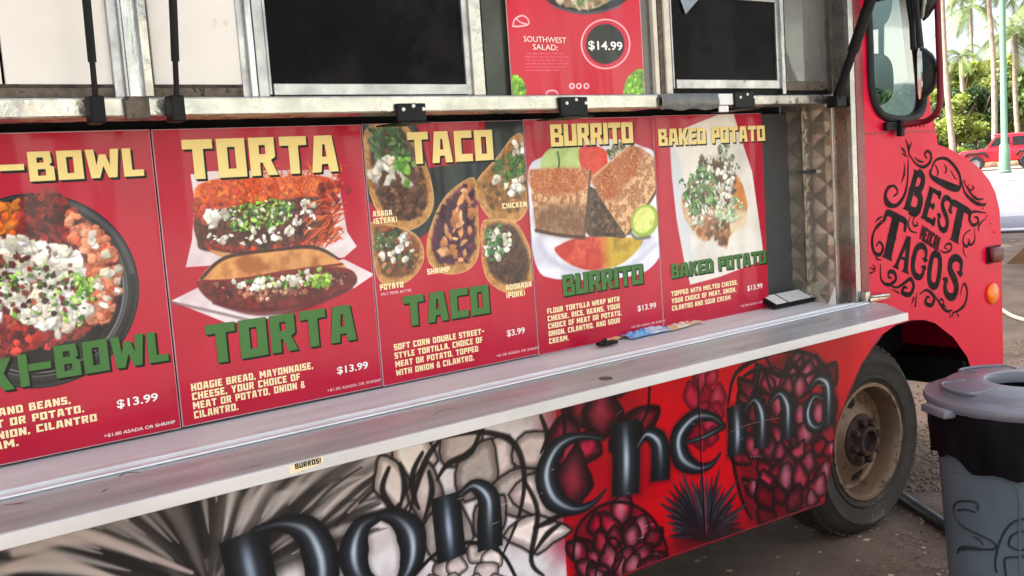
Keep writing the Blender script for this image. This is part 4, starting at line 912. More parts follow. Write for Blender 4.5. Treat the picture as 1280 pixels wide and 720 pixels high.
for L, w0 in [([(268, 152), (288, 112), (330, 108), (372, 152), (386, 196), (380, 226), (360, 230), (326, 216), (276, 184), (264, 164), (268, 150)], (.004, .007, .008, .010, .005)),
              ([(284, 130), (296, 160), (290, 176)], (.002, .004, .002)), ([(318, 128), (330, 150), (322, 166)], (.001, .004, .002)), ([(276, 176), (320, 202), (378, 218)], (.002, .010, .004)), ([(345, 150), (360, 180), (372, 190)], (.001, .003, .001))]:
    ribbon(sc, z8(L), [x*1.15 for x in w0])
sc.build('painted_outline', m_ink, truck)
# ------------------------------------------------------------------ menu posters
YP = 0.26
m_print = M('poster_print', (1, 1, 1), 0.36, var=0.05, vs=3, attr='ink', coat=0.42, spec=.2, bump=0.5, bs=2.6, stretch=(2.4, 1, 0.40), rvar=0.05, bdist=0.055, bdetail=1.0)
m_edge = M('laminate_edge', C(214, 170, 176), 0.4)
def flat(name, c, **k): return M(name, C(*c), 0.4, var=0.03, coat=0.08, spec=.2, bump=0.12, bs=5.5, stretch=(2.0, 1, 0.35), bdist=0.02, **k)
m_yel = flat('pale_yellow_ink', (250, 226, 146)); m_grn = flat('green_ink', (70, 116, 58)); m_shd = flat('dark_ink', (16, 20, 12)); m_wink = flat('white_ink', (244, 238, 232)); m_cream = flat('cream_ink', (250, 228, 178)); m_pnk = flat('pale_pink_ink', (240, 196, 200))
RED = [(172, 0, 40), (188, 2, 48), (179, 0, 43)]
ONION = [(242, 234, 218), (232, 226, 206), (248, 242, 230), (218, 214, 186), (226, 204, 186), (236, 228, 206)]
CIL = [(92, 148, 40), (132, 186, 60), (66, 112, 34), (168, 210, 90), (52, 92, 34)]
MEAT = [(74, 34, 30), (98, 42, 34), (54, 26, 26), (124, 58, 42), (84, 30, 34)]
def poster(label, X0, X1, z0, z1, dx):
    t = thing('menu_poster', label, 'poster', ((X0+X1)/2, YP, z0), 'menu posters standing on the counter')
    c = Canvas(np.arange(X0+.003, X1-.002, dx), np.arange(z0+.003, z1-.002, dx), palette(RED, .3, int(X0*10), 1.5), YP)
    return t, c
def finish(t, c, X0, X1, z0, z1):
    o = c.sheet('print', m_print, t)
    MB().box(X0+.0008, X1-.0008, YP+.0015, YP+.006, z0, z1, .001).build('backing', m_edge, t)
def title(ik, sh, word, tl, bot, right, y, dpx=(2.2, -2.0), gap=9, lift=.0018):
    x0 = W(tl[0], tl[1], YP)[0]; x1 = W(right, (tl[1]+bot[1])/2, YP)[0]; z1 = W(tl[0], tl[1], YP)[2]; z0 = W(bot[0], bot[1], YP)[2]
    VF = block_text(word, gap); z1 = z0+(z1-z0)*max(p[1] for p in VF[0])/100; s = (x1-x0)/VF[2]*100
    for d in (.25, .5, .75, 1.0): sh.fit(VF, x0, x1, z0, z1, dx=.0065*d, dz=-.0065*d, y=-.0004-.00015*d)
    ik.fit(VF, x0, x1, z0, z1, y=-lift)
def lines(ik, rows, left, base, cap, step, rights, block=True, bold=.012):
    x0 = W(left, base, YP)[0]; z = W(left, base, YP)[2]
    for s_, r in zip(rows, rights):
        x1 = W(r[0], r[1], YP)[0]; VF = block_text(s_, 12) if block else font_text(s_, bold)
        a = np.array(VF[0]); h = cap if block else cap*a[:, 1].max()/0.727
        ik.fit(VF, x0, x1, z, z+cap*(a[:, 1].max()/100 if block else a[:, 1].max()/.727), y=-.0010); z -= step
def one(ik, s_, left, base, right, cap, block=False, bold=.012, rbase=None):
    x0, z0 = W(left, base, YP)[[0, 2]]; x1 = W(right, base-(right-left)*.22, YP)[0]
    VF = block_text(s_, 12) if block else font_text(s_, bold); a = np.array(VF[0])
    ik.fit(VF, x0, x1, z0, z0+cap*(a[:, 1].max()/(100 if block else .727)), y=-.0010)

# -- bowl
X0, X1, z0, z1 = 0.252, 0.860, 1.017, 1.797
t, c = poster('red menu poster of a black bowl heaped with onion, meat and salmon coloured beans', X0, X1, z0, z1, .0014)
cc = (0.556, 1.418); circ = lambda r, n=70: [(cc[0]+r*.975*math.cos(a), cc[1]+r*.975*math.sin(a)) for a in np.linspace(0, 2*math.pi, n)[:-1]]
for r, col in [(.241, (16, 15, 17)), (.236, (52, 52, 56)), (.233, (20, 19, 21)), (.222, (36, 36, 39)), (.212, (92, 92, 96)), (.2095, (18, 17, 19)), (.203, (128, 126, 128)), (.2005, (26, 25, 26)), (.19, (38, 36, 37)), (.186, (16, 14, 15))]:
    c.poly(circ(r), col, .0012, 1, False)
c.stroke([(cc[0]+.222*math.cos(a), cc[1]+.222*math.sin(a)) for a in np.linspace(.1, 1.4, 14)], .006, (112, 112, 118), .9, .6, px=False, smooth=0)
c.stroke([(cc[0]+.2*math.cos(a), cc[1]+.2*math.sin(a)) for a in np.linspace(-.9, .3, 14)], .004, (150, 148, 150), .9, .45, px=False, smooth=0)
food = [(0, 262), (40, 250), (75, 248), (104, 272), (136, 300), (150, 330), (148, 362), (138, 392), (118, 408), (98, 424), (60, 430), (30, 440), (-40, 440), (-40, 262)]
c.blob(food, palette([(90, 30, 28), (150, 50, 40), (70, 24, 26), (188, 96, 70)], .03, 4), .003)
c.bits([(-20, 252), (22, 255), (28, 296), (-20, 312)], 60, (.010, .018), [(232, 120, 24), (240, 138, 36), (214, 96, 20)], 31)
c.bits([(26, 252), (62, 236), (96, 262), (98, 300), (60, 312), (22, 300)], 150, (.007, .017), [(110, 26, 26), (142, 34, 34), (74, 22, 26), (160, 48, 40), (58, 20, 24)], 32)
c.bits([(84, 262), (112, 278), (140, 302), (150, 335), (147, 372), (134, 400), (112, 406), (106, 360), (112, 318), (88, 296)], 150, (.011, .018), [(222, 118, 84), (232, 134, 96), (206, 96, 66), (226, 148, 110)], 33, (.55, .8))
c.bits([(-20, 400), (40, 396), (92, 404), (86, 428), (30, 440), (-20, 440)], 110, (.008, .015), [(122, 30, 30), (160, 40, 36), (90, 24, 26), (196, 60, 48)], 34)
c.bits([(-20, 308), (20, 296), (60, 302), (96, 318), (106, 352), (118, 366), (100, 404), (70, 420), (20, 392), (-20, 400)], 420, (.009, .020), ONION, 35, (.45, .95), .5)
c.bits([(-20, 320), (60, 320), (100, 350), (96, 396), (20, 392), (-20, 390)], 60, (.006, .011), MEAT+[(150, 40, 36)], 36)
c.bits([(-20, 330), (110, 330), (124, 366), (100, 408), (20, 400), (-20, 400)], 70, (.004, .011), CIL, 37, (.35, .8))
c.bits([(86, 340), (124, 346), (126, 372), (96, 384)], 44, (.005, .011), CIL+[(170, 206, 100)], 38, (.4, .8)); c.bits([(104, 276), (150, 330), (150, 372), (120, 400)], 14, (.011, .017), ONION, 39)
finish(t, c, X0, X1, z0, z1)
yl, gn, sd, wh, cr = Ink(YP), Ink(YP), Ink(YP), Ink(YP), Ink(YP); sg = Ink(YP)
title(yl, sd, 'BOWL', (33, 190), (38, 227), 179, 0); title(yl, sd, '-', (-4, 193), (-2, 228), 30, 0)
x0, x1 = W(-2, 205, YP)[0], W(29.5, 205, YP)[0]
title(gn, sg, 'BOWL', (66, 433), (72, 473), 211, 0); title(gn, sg, '-', (33, 440), (38, 480), 64, 0); title(gn, sg, 'I', (21, 444), (26, 484), 35, 0); title(gn, sg, 'K', (-24, 452), (-18, 492), 17, 0)
lines(cr, ['RICE AND BEANS,'], -44, 528, .0185, .0265, [(88, 500)]); lines(cr, ['MEAT OR POTATO.'], -40, 542, .0185, .0265, [(105, 513)]); lines(cr, ['WITH ONION, CILANTRO'], -66, 562, .0185, .0265, [(121, 524)]); lines(cr, ['CREAM.'], -42, 570, .0185, .0265, [(22.7, 553)])
one(wh, '$13.99', 146.5, 510, 197.5, .021, bold=.02); one(wh, '+$1.00 ASADA OR SHRIMP', 130, 547, 218.7, .0085, bold=.01)
sd.build('title_shadow', m_shd, t); yl.build('title', m_yel, t); sg.build('green_title_shadow', m_shd, t); gn.build('green_title', m_grn, t); cr.build('description', m_cream, t); wh.build('price', m_wink, t)

# -- torta
X0, X1, z0, z1 = 0.8625, 1.4708, 1.018, 1.796
t, c = poster('red menu poster of a stuffed hoagie roll above a grilled hoagie in paper trays', X0, X1, z0, z1, .0014)
paper = palette([(226, 206, 204), (238, 224, 222), (216, 192, 192)], .10, 3)
c.poly([(238, 218), (262, 214), (420, 212), (423, 226), (434, 290), (446, 308), (430, 322), (300, 330), (232, 334), (240, 300), (243, 250)], paper, .0015)
c.poly([(214, 376), (262, 352), (430, 324), (468, 343), (440, 362), (330, 400), (284, 404)], paper, .0015)
c.stroke([(214, 378), (260, 388), (310, 400)], .004, (120, 96, 96), .7, .7)
# upper roll
c.blob([(244, 236), (270, 224), (330, 222), (400, 220), (424, 232), (416, 254), (400, 268), (300, 262), (252, 262)], palette([(170, 52, 20), (222, 90, 24), (200, 64, 22), (236, 120, 40)], .03, 6), .003)
c.bits([(246, 236), (300, 226), (400, 218), (418, 232), (404, 252), (300, 256), (250, 256)], 260, (.004, .012), [(236, 96, 24), (250, 132, 44), (204, 58, 22), (222, 76, 26), (164, 44, 20)], 41, (.3, .8), .3)
for k in range(70):
    a = random.Random(k); x = a.uniform(330, 425); y = a.uniform(206, 236); c.stroke([(x, y+10), (x+a.uniform(-10, 10), y), (x+a.uniform(-14, 14), y-a.uniform(2, 10))], [.002, .0015, .0006], a.choice([(214, 84, 26), (196, 60, 24), (236, 116, 44)]), .5, .9)
c.blob([(246, 268), (300, 258), (390, 246), (412, 262), (416, 290), (390, 305), (330, 316), (258, 314), (246, 300)], palette([(72, 34, 30), (110, 50, 40), (60, 28, 26), (140, 70, 50)], .025, 9), .003)
c.bits([(250, 272), (390, 248), (412, 268), (408, 294), (330, 312), (256, 310)], 150, (.006, .014), MEAT, 42)
c.bits([(240, 244), (262, 258), (258, 280), (242, 270)], 24, (.008, .014), [(170, 50, 34), (190, 70, 40)], 60)
for k in range(90):
    a = random.Random(900+k); x = a.uniform(385, 425); y = a.uniform(252, 308); c.stroke([(x-6, y+4), (x, y-2), (x+a.uniform(0, 14), y-a.uniform(-4, 10))], [.002, .003, .0006], a.choice([(206, 76, 32), (178, 50, 28), (224, 104, 48), (120, 34, 26)]), .5, .9)
c.bits([(396, 226), (430, 228), (438, 240), (410, 258), (398, 252)], 34, (.006, .013), [(150, 38, 34), (176, 50, 40), (110, 30, 30)], 43)
c.bits([(256, 300), (330, 312), (390, 300), (376, 318), (300, 320), (262, 312)], 60, (.006, .013), [(186, 44, 34), (206, 62, 44), (120, 38, 34)], 44)
c.bits([(262, 264), (320, 252), (388, 246), (406, 270), (380, 296), (300, 306), (258, 298)], 90, (.006, .014), ONION, 45, (.4, .9))
c.bits([(276, 262), (340, 248), (370, 256), (356, 280), (290, 290)], 190, (.004, .012), CIL+[(160, 196, 84)], 46, (.25, .6))
c.bits([(258, 266), (282, 262), (284, 276), (256, 280)], 9, (.012, .018), ONION, 47); c.blob([(262, 312), (300, 318), (330, 312), (318, 322), (280, 322)], (206, 140, 84), .002, .9)
# lower roll
c.blob([(250, 346), (280, 322), (340, 314), (390, 310), (424, 326), (430, 340), (380, 348), (300, 360), (256, 360)], palette([(196, 126, 66), (226, 160, 94), (208, 140, 80), (170, 96, 48)], .05, 12), .002)
c.stroke([(252, 348), (282, 322), (340, 313), (392, 309), (424, 324)], [.004, .005, .004, .006, .003], (52, 24, 20), .5, .9)
c.blob([(250, 350), (300, 352), (390, 336), (436, 336), (444, 356), (400, 378), (330, 390), (276, 382), (252, 366)], palette([(96, 24, 28), (130, 36, 36), (80, 22, 26), (112, 44, 36)], .03, 14), .003)
c.stroke([(254, 352), (300, 350), (360, 340), (428, 330)], [.003, .006, .006, .003], (120, 26, 30), .4, .95)
c.bits([(256, 354), (330, 350), (430, 338), (436, 352), (390, 366), (320, 376), (268, 372)], 120, (.005, .012), MEAT+[(150, 84, 60), (178, 112, 84)], 48)
c.bits([(300, 358), (370, 346), (386, 366), (320, 376)], 90, (.005, .010), [(196, 140, 112), (160, 92, 70), (214, 170, 140), (120, 60, 48)], 49)
c.bits([(290, 352), (400, 336), (420, 346), (380, 358), (300, 364)], 60, (.005, .011), CIL, 50, (.3, .7)); c.bits([(290, 352), (410, 336), (420, 348), (310, 364)], 42, (.007, .012), ONION, 51)
c.bits([(386, 346), (412, 342), (414, 356), (392, 360)], 30, (.006, .012), [(150, 190, 70), (176, 208, 90), (120, 160, 50)], 52)
c.stroke([(268, 378), (320, 390), (380, 384), (440, 360)], [.006, .010, .008, .004], (90, 20, 28), .5, .8)
finish(t, c, X0, X1, z0, z1)
yl, gn, sd, wh, cr, sg = Ink(YP), Ink(YP), Ink(YP), Ink(YP), Ink(YP), Ink(YP)
title(yl, sd, 'TORTA', (226, 175), (246, 224), 422, 0); title(gn, sg, 'TORTA', (255.5, 407), (276, 453), 446, 0)
lines(cr, ['HOAGIE BREAD, MAYONNAISE,', 'CHEESE, YOUR CHOICE OF', 'MEAT OR POTATO, ONION &', 'CILANTRO.'], 239.2, 489, .0196, .0248, [(391.5, 462), (375, 473), (381, 484), (298, 513)])
one(wh, '$13.99', 421.5, 467.5, 460, .021, bold=.02); one(m := Ink(YP), '+$1.00 ASADA OR SHRIMP', 409, 490, 476, .0085, bold=.008)
sd.build('title_shadow', m_shd, t); yl.build('title', m_yel, t); sg.build('green_title_shadow', m_shd, t); gn.build('green_title', m_grn, t); cr.build('description', m_cream, t); wh.build('price', m_wink, t); m.build('footnote', m_pnk, t)

# -- taco
X0, X1, z0, z1 = 1.4728, 2.0738, 1.016, 1.797
t, c = poster('menu poster of five open tacos on a dark ground', X0, X1, z0, z1, .0018)
blk = palette([(28, 34, 38), (40, 46, 48), (24, 28, 32)], .08, 2)
c.poly([(440, 150), (515, 150), (520, 250), (500, 290), (470, 262), (452, 240)], blk, .002); c.poly([(606, 140), (662, 140), (664, 186), (640, 190), (560, 250), (536, 262), (534, 210), (606, 200)], blk, .003)
c.blob([(470, 152), (516, 152), (536, 210), (545, 250), (560, 232), (600, 210), (598, 240), (560, 268), (520, 300), (500, 290)], blk, .004)
c.poly([(656, 262), (668, 258), (668, 300), (650, 280)], (180, 10, 46), .002)
def taco(pts, seed, inner, shell=((196, 140, 76), (222, 170, 98), (170, 112, 58), (206, 154, 88))):
    c.blob(pts, palette(shell, .05, seed), .002); a = np.array(pts, float); m_ = a.mean(0)
    c.blob([tuple(m_+(p-m_)*.97) for p in a], palette([(160, 104, 54), (206, 152, 88), (140, 88, 46)], .02, seed+1), .004, .7)
    q = [tuple(m_+(p-m_)*.82+np.array([0, -2])) for p in a]; c.blob(q, palette(inner, .022, seed+2), .008); c.stroke([tuple(p) for p in a], .0018, (232, 190, 124), .6, .6); return q
q = taco([(456, 164), (500, 150), (530, 200), (542, 248), (532, 276), (506, 288), (480, 276), (462, 240)], 3, [(78, 46, 34), (110, 70, 48), (60, 36, 28), (134, 92, 62)])
c.bits(q, 110, (.007, .016), [(84, 50, 36), (110, 66, 46), (66, 40, 32), (128, 84, 60)], 61); c.bits([(460, 162), (500, 158), (512, 196), (470, 200)], 120, (.006, .020), [(58, 92, 44), (80, 118, 58), (44, 72, 38), (112, 146, 84)], 62, (.25, .6))
c.bits([(460, 200), (500, 188), (512, 228), (490, 240), (464, 236)], 22, (.012, .024), ONION, 63, (.5, .9)); c.bits([(490, 190), (520, 196), (516, 230), (500, 232)], 16, (.010, .020), [(104, 160, 54), (130, 184, 74), (84, 136, 48)], 64)
q = taco([(596, 226), (622, 196), (640, 172), (654, 170), (660, 210), (662, 250), (648, 276), (618, 276), (600, 256)], 7, [(134, 92, 48), (170, 118, 60), (108, 72, 40)])
c.bits(q, 70, (.007, .014), [(150, 104, 56), (180, 130, 70), (116, 78, 44)], 65); c.bits([(618, 200), (650, 184), (658, 216), (634, 232), (618, 224)], 90, (.006, .015), [(72, 120, 52), (94, 144, 66), (54, 92, 42)], 66, (.3, .7)); c.bits([(618, 222), (640, 226), (658, 214), (656, 240), (620, 246)], 18, (.010, .020), ONION, 67); c.bits([(640, 178), (658, 180), (658, 200), (642, 200)], 8, (.010, .016), ONION, 68)
q = taco([(464, 278), (500, 284), (522, 296), (530, 318), (522, 340), (500, 356), (476, 352), (466, 320)], 13, [(126, 64, 40), (96, 60, 40), (150, 84, 50), (70, 52, 36)])
c.bits(q, 80, (.007, .017), [(150, 74, 46), (110, 62, 40), (178, 112, 66), (84, 96, 58), (70, 48, 38)], 69); c.bits([(470, 286), (512, 292), (520, 326), (480, 330)], 26, (.007, .015), ONION+[(196, 186, 150)], 70); c.bits([(468, 288), (500, 288), (496, 310), (470, 316)], 36, (.006, .014), [(70, 94, 54), (90, 110, 64)], 71, (.3, .7))
q = taco([(604, 276), (640, 276), (656, 296), (668, 330), (662, 356), (636, 366), (610, 350), (602, 320)], 17, [(72, 50, 40), (98, 66, 50), (56, 40, 34)])
c.bits(q, 80, (.008, .020), [(86, 58, 48), (60, 42, 36), (110, 78, 60), (74, 46, 40)], 72, (.3, .7)); c.bits([(606, 282), (632, 280), (640, 300), (630, 326), (608, 318)], 26, (.010, .018), ONION, 73); c.bits([(606, 282), (626, 280), (628, 322), (612, 326)], 40, (.006, .014), [(70, 118, 56), (90, 140, 70), (54, 92, 44)], 74, (.3, .7))
q = taco([(534, 300), (546, 264), (562, 240), (590, 222), (596, 240), (598, 280), (598, 318), (584, 338), (556, 342), (536, 328)], 23, [(84, 30, 60), (60, 24, 48), (180, 110, 70)])
c.bits(q, 200, (.010, .024), [(78, 26, 58), (58, 20, 46), (102, 40, 74), (92, 30, 52)], 75, (.3, .7)); c.bits([(556, 254), (590, 230), (594, 290), (580, 326), (548, 318)], 34, (.012, .026), [(222, 150, 96), (206, 128, 76), (232, 172, 118)], 76, (.35, .7))
c.bits([(466, 274), (534, 296), (538, 330), (520, 350)], 0, (.01, .01), ONION, 1)
finish(t, c, X0, X1, z0, z1)
yl, gn, sd, wh, cr, sg, m = Ink(YP), Ink(YP), Ink(YP), Ink(YP), Ink(YP), Ink(YP), Ink(YP)
title(yl, sd, 'TACO', (508, 165.5), (521, 205), 616, 0); title(gn, sg, 'TACO', (502.5, 371), (516, 407), 612, 0)
lines(cr, ['SOFT CORN DOUBLE STREET-', 'STYLE TORTILLA, CHOICE OF', 'MEAT OR POTATO. TOPPED', 'WITH ONION & CILANTRO.'], 492.5, 438, .0186, .0262, [(605, 415), (603, 426), (597.5, 438), (592.5, 450)])
for s_, a, b, e_, cp in [('ASADA', 466, 271, 490, .0165), ('(STEAK)', 467, 280, 496, .0165), ('CHICKEN', 628, 261, 658, .0175), ('SHRIMP', 534, 343.5, 562, .0175), ('POTATO', 475, 363, 504, .0175), ('ADOBADA', 632, 363, 664.5, .0175), ('(PORK)', 633, 373, 656, .0175)]:
    ck = Ink(YP); one(ck, s_, a, b, e_, cp, True); ck.build('caption', m_cream, t)
one(m, 'SALT, PEPER, BUTTER', 476, 369.5, 514, .008); one(wh, '$3.99', 633.7, 420.5, 656, .021, bold=.015); one(m, '+$1.00 ASADA OR SHRIMP', 620, 446.5, 674, .0085)
sd.build('title_shadow', m_shd, t); yl.build('title', m_yel, t); sg.build('green_title_shadow', m_shd, t); gn.build('green_title', m_grn, t); cr.build('description', m_cream, t); wh.build('price', m_wink, t); m.build('footnote', m_pnk, t)

# -- burrito
X0, X1, z0, z1 = 2.0755, 2.677, 1.012, 1.799
t, c = poster('red menu poster of a halved grilled burrito on a white plate', X0, X1, z0, z1, .0021)
plate = palette([(222, 222, 232), (236, 236, 242), (208, 206, 220)], .12, 2)
c.blob([(660, 214), (682, 194), (720, 178), (770, 174), (800, 182), (822, 200), (830, 290), (826, 318), (806, 340), (770, 348), (730, 350), (690, 348), (672, 336), (662, 290)], plate, .003)
c.stroke([(672, 300), (690, 326), (730, 340), (780, 336), (820, 306)], .010, (186, 184, 202), .9, .6)
c.blob([(678, 196), (692, 184), (722, 182), (728, 210), (680, 214)], palette([(176, 200, 118), (196, 216, 140), (160, 188, 100)], .05, 4), .002); c.stroke([(697, 190), (699, 202), (698, 212)], .004, (44, 84, 34), .5, .9)
c.blob([(724, 186), (742, 182), (758, 190), (756, 214), (730, 216)], palette([(214, 56, 40), (228, 74, 52), (196, 44, 36)], .05, 5), .002); c.bits([(758, 186), (776, 176), (794, 182), (790, 196), (764, 206)], 60, (.006, .018), [(112, 116, 62), (140, 140, 84), (84, 90, 50)], 81, (.25, .6))
c.blob([(700, 306), (730, 296), (796, 298), (800, 308), (776, 330), (740, 338), (712, 330), (694, 314)], lambda X, Z: palette([(206, 64, 48), (186, 44, 36), (222, 90, 66)], .05, 6)(X, Z)*(1-sstep(2.36, 2.44, X))[..., None]+palette([(186, 146, 30), (204, 168, 52), (160, 124, 30)], .05, 7)(X, Z)*sstep(2.36, 2.44, X)[..., None], .005)
tort = lambda sd_: palette([(208, 156, 108), (232, 190, 142), (188, 130, 86), (156, 98, 62), (222, 174, 126)], .014, sd_, 1.7)
c.poly([(736, 232), (744, 236), (790, 288), (780, 298), (762, 296), (738, 296), (732, 290)], palette([(66, 44, 36), (100, 68, 52), (40, 28, 26)], .02, 9), .002)
c.bits([(740, 242), (784, 290), (764, 294), (740, 290)], 50, (.008, .018), [(70, 46, 38), (104, 72, 56), (46, 32, 30), (130, 92, 70)], 82)
c.poly([(738, 222), (786, 182), (800, 184), (822, 200), (824, 236), (790, 288), (782, 294), (760, 262), (748, 244)], tort(11), .002)
c.blob([(742, 222), (788, 186), (806, 194), (786, 226), (764, 250), (750, 240)], palette([(160, 72, 38), (206, 116, 62), (132, 56, 32), (224, 152, 92)], .009, 12, 2.2), .014, .8)
c.stroke([(822, 236), (806, 262), (786, 292)], .006, (74, 50, 40), .6, .8); c.stroke([(738, 224), (786, 182)], .004, (226, 186, 140), .6, .7)
c.poly([(662, 212), (700, 210), (738, 212), (734, 258), (730, 296), (690, 294), (670, 288), (665, 250)], tort(15), .002)
c.blob([(664, 214), (736, 212), (732, 236), (700, 244), (668, 238)], palette([(180, 82, 42), (218, 128, 70), (146, 62, 36), (228, 160, 104)], .009, 16, 2.2), .014, .8)
c.blob([(672, 262), (700, 256), (730, 262), (728, 294), (690, 292), (672, 286)], (104, 72, 54), .03, .65); c.stroke([(670, 288), (700, 294), (730, 297)], .006, (62, 34, 28), .6, .85); c.stroke([(738, 214), (734, 258), (730, 296)], .0045, (70, 44, 34), .6, .8)
c.oval((806, 276), 17, 21, (150, 178, 60), .002, 1, .4); c.oval((805, 275), 13, 17, palette([(212, 220, 110), (226, 230, 140), (198, 210, 90)], .03, 3), .004, 1, .4); c.stroke([(788, 290), (796, 298), (812, 296)], .006, (84, 88, 76), .6, .8)
finish(t, c, X0, X1, z0, z1)
yl, gn, sd, wh, cr, sg, m = Ink(YP), Ink(YP), Ink(YP), Ink(YP), Ink(YP), Ink(YP), Ink(YP)
title(yl, sd, 'BURRITO', (686.7, 155.6), (690, 183.3), 791, 0, gap=4); title(gn, sg, 'BURRITO', (702, 344), (706.7, 370), 804, 0, gap=4)
lines(cr, ['FLOUR TORTILLA WRAP WITH', 'CHEESE, RICE, BEANS, YOUR', 'CHOICE OF MEAT OR POTATO,', 'ONION, CILANTRO, AND SOUR', 'CREAM.'], 684, 392.5, .0186, .0257, [(774, 375), (775, 385), (776.7, 394), (775, 403), (710.7, 424)])
one(wh, '$13.99', 797, 389, 820, .021, bold=.015); one(m, '+$1.00 ASADA OR SHRIMP', 789, 410.5, 831.5, .0085)
sd.build('title_shadow', m_shd, t); yl.build('title', m_yel, t); sg.build('green_title_shadow', m_shd, t); gn.build('green_title', m_grn, t); cr.build('description', m_cream, t); wh.build('price', m_wink, t); m.build('footnote', m_pnk, t)

# -- baked potato
X0, X1, z0, z1 = 2.6785, 3.298, 1.011, 1.801
t, c = poster('red menu poster of a loaded baked potato on a pale plate', X0, X1, z0, z1, .0024)
c.poly([(856, 160), (898, 143), (917, 142), (928, 178), (940, 214), (948, 270), (954, 314), (952, 326), (900, 346), (863, 356), (856, 330), (846, 276), (840, 220), (838, 184)], palette([(228, 220, 206), (238, 230, 218), (216, 210, 200)], .12, 5), .003)
c.blob([(850, 200), (838, 184), (842, 240), (850, 290), (860, 330), (866, 330), (860, 270)], (206, 212, 216), .012, .7)
c.blob([(852, 246), (868, 220), (890, 200), (912, 210), (926, 226), (934, 258), (926, 278), (912, 296), (908, 312), (896, 296), (880, 302), (870, 292), (858, 276)], palette([(150, 92, 56), (196, 130, 80), (226, 200, 160), (120, 72, 48)], .05, 3), .006)
c.blob([(914, 214), (926, 230), (934, 256), (926, 262), (914, 240)], (216, 138, 78), .008, .9); c.blob([(900, 270), (930, 262), (932, 282), (912, 290)], (236, 214, 176), .012, .9)
c.bits([(876, 196), (908, 196), (918, 216), (916, 250), (890, 264), (868, 250)], 110, (.010, .022), [(76, 54, 42), (100, 70, 52), (58, 42, 36), (120, 90, 66)], 91)
c.bits([(854, 240), (868, 214), (900, 180), (908, 184), (918, 210), (914, 256), (920, 272), (886, 288), (866, 280), (858, 262)], 170, (.010, .020), ONION+[(214, 214, 196), (196, 206, 176)], 92, (.5, .9), .6)
c.bits([(850, 226), (880, 206), (896, 226), (894, 262), (864, 268)], 170, (.006, .017), [(70, 116, 56), (96, 146, 76), (52, 86, 42), (130, 168, 100)], 93, (.3, .7)); c.bits([(890, 256), (926, 246), (930, 270), (900, 284)], 60, (.007, .016), [(150, 186, 130), (180, 206, 156), (210, 220, 190)], 94, (.4, .8)); c.bits([(892, 184), (908, 180), (924, 210), (908, 214)], 26, (.006, .014), [(110, 120, 84), (140, 146, 104)], 95)
c.bits([(872, 276), (912, 276), (906, 306), (886, 300)], 40, (.010, .022), [(140, 96, 66), (110, 74, 54), (168, 122, 84)], 96)
finish(t, c, X0, X1, z0, z1)
yl, gn, sd, wh, cr, sg, m = Ink(YP), Ink(YP), Ink(YP), Ink(YP), Ink(YP), Ink(YP), Ink(YP)
title(yl, sd, 'BAKED POTATO', (822, 161.5), (824.3, 182.5), 956, 0, gap=5); title(gn, sg, 'BAKED POTATO', (837.8, 330.5), (840, 348), 958, 0, gap=5)
lines(cr, ['TOPPED WITH MELTED CHEESE,', 'YOUR CHOICE OF MEAT, ONION,', 'CILANTRO AND SOUR CREAM'], 839, 370.5, .0186, .0273, [(922, 356), (920, 365), (913, 375)])
one(wh, '$13.99', 934, 363.5, 953, .021, bold=.015); one(m, '+$1.00 ASADA OR SHRIMP', 925.5, 384, 965, .0085)
sd.build('title_shadow', m_shd, t); yl.build('title', m_yel, t); sg.build('green_title_shadow', m_shd, t); gn.build('green_title', m_grn, t); cr.build('description', m_cream, t); wh.build('price', m_wink, t); m.build('footnote', m_pnk, t)

# -- salad, in the window
YS = 0.088
X0, X1 = W(637, 60, YS)[0], W(803, 60, YS)[0]; z0, z1 = zs0+.001, 2.42
t = thing('salad_poster', 'red poster of a salad bowl with round black price badge, in the serving window', 'poster', ((X0+X1)/2, YS, z0))
c = Canvas(np.arange(X0, X1, .0022), np.arange(z0, z1, .0022), palette([(196, 2, 40), (210, 5, 50)], .3, 5, 1.5), YS)
def px_oval(cx, cy, rx, ry, col, soft=.0015, al=1): c.poly([(cx+rx*math.cos(a), cy+ry*math.sin(a)) for a in np.linspace(0, 6.283, 50)[:-1]], col, soft, al)
px_oval(733, -44, 72, 62, (26, 25, 26)); px_oval(733, -46, 64, 54, palette([(44, 42, 40), (90, 88, 82), (30, 30, 30)], .03, 3)); px_oval(731, -34, 46, 46, palette([(190, 170, 130), (150, 130, 84), (220, 206, 176), (120, 130, 70)], .03, 8))
c.bits([(690, -60), (776, -60), (776, -8), (735, 12), (700, 2)], 120, (.010, .024), [(206, 186, 150), (226, 214, 190), (120, 150, 70), (84, 116, 50), (176, 140, 96)], 5)
c.stroke([(690, 8), (733, 17), (776, 8)], .004, (110, 106, 106), .7, .6)
px_oval(757, 55, 31, 31.5, (246, 190, 198)); px_oval(757, 55, 29.2, 29.7, (206, 14, 52)); px_oval(756.5, 55, 24, 25, (24, 22, 24), .003)
for p, sd_ in [([(640, 94), (652, 98), (657, 108), (656, 120), (638, 120)], 1), ([(803, 88), (794, 88), (784, 98), (780, 110), (781, 118), (806, 118)], 2)]:
    c.blob(p, palette([(96, 150, 30), (140, 196, 50), (74, 120, 26)], .02, 5), .002); c.bits(p, 60, (.006, .014), [(120, 180, 40), (150, 206, 60), (90, 146, 34)], 20+sd_, (.4, .8), .3)
tc = [(641, 33), (643, 25), (650, 20), (657, 21), (661, 27), (659, 31), (648, 33), (641, 33)]; c.stroke(tc, .0022, (246, 200, 206), .4, 1); c.stroke([(646, 24), (651, 28), (658, 30)], .0018, (246, 200, 206), .4, 1)
for x in (715, 723.5, 733): px_oval(x, 107.5, 3.6, 3.8, (246, 214, 218)); px_oval(x, 107.5, 2.0, 2.1, (206, 20, 56))
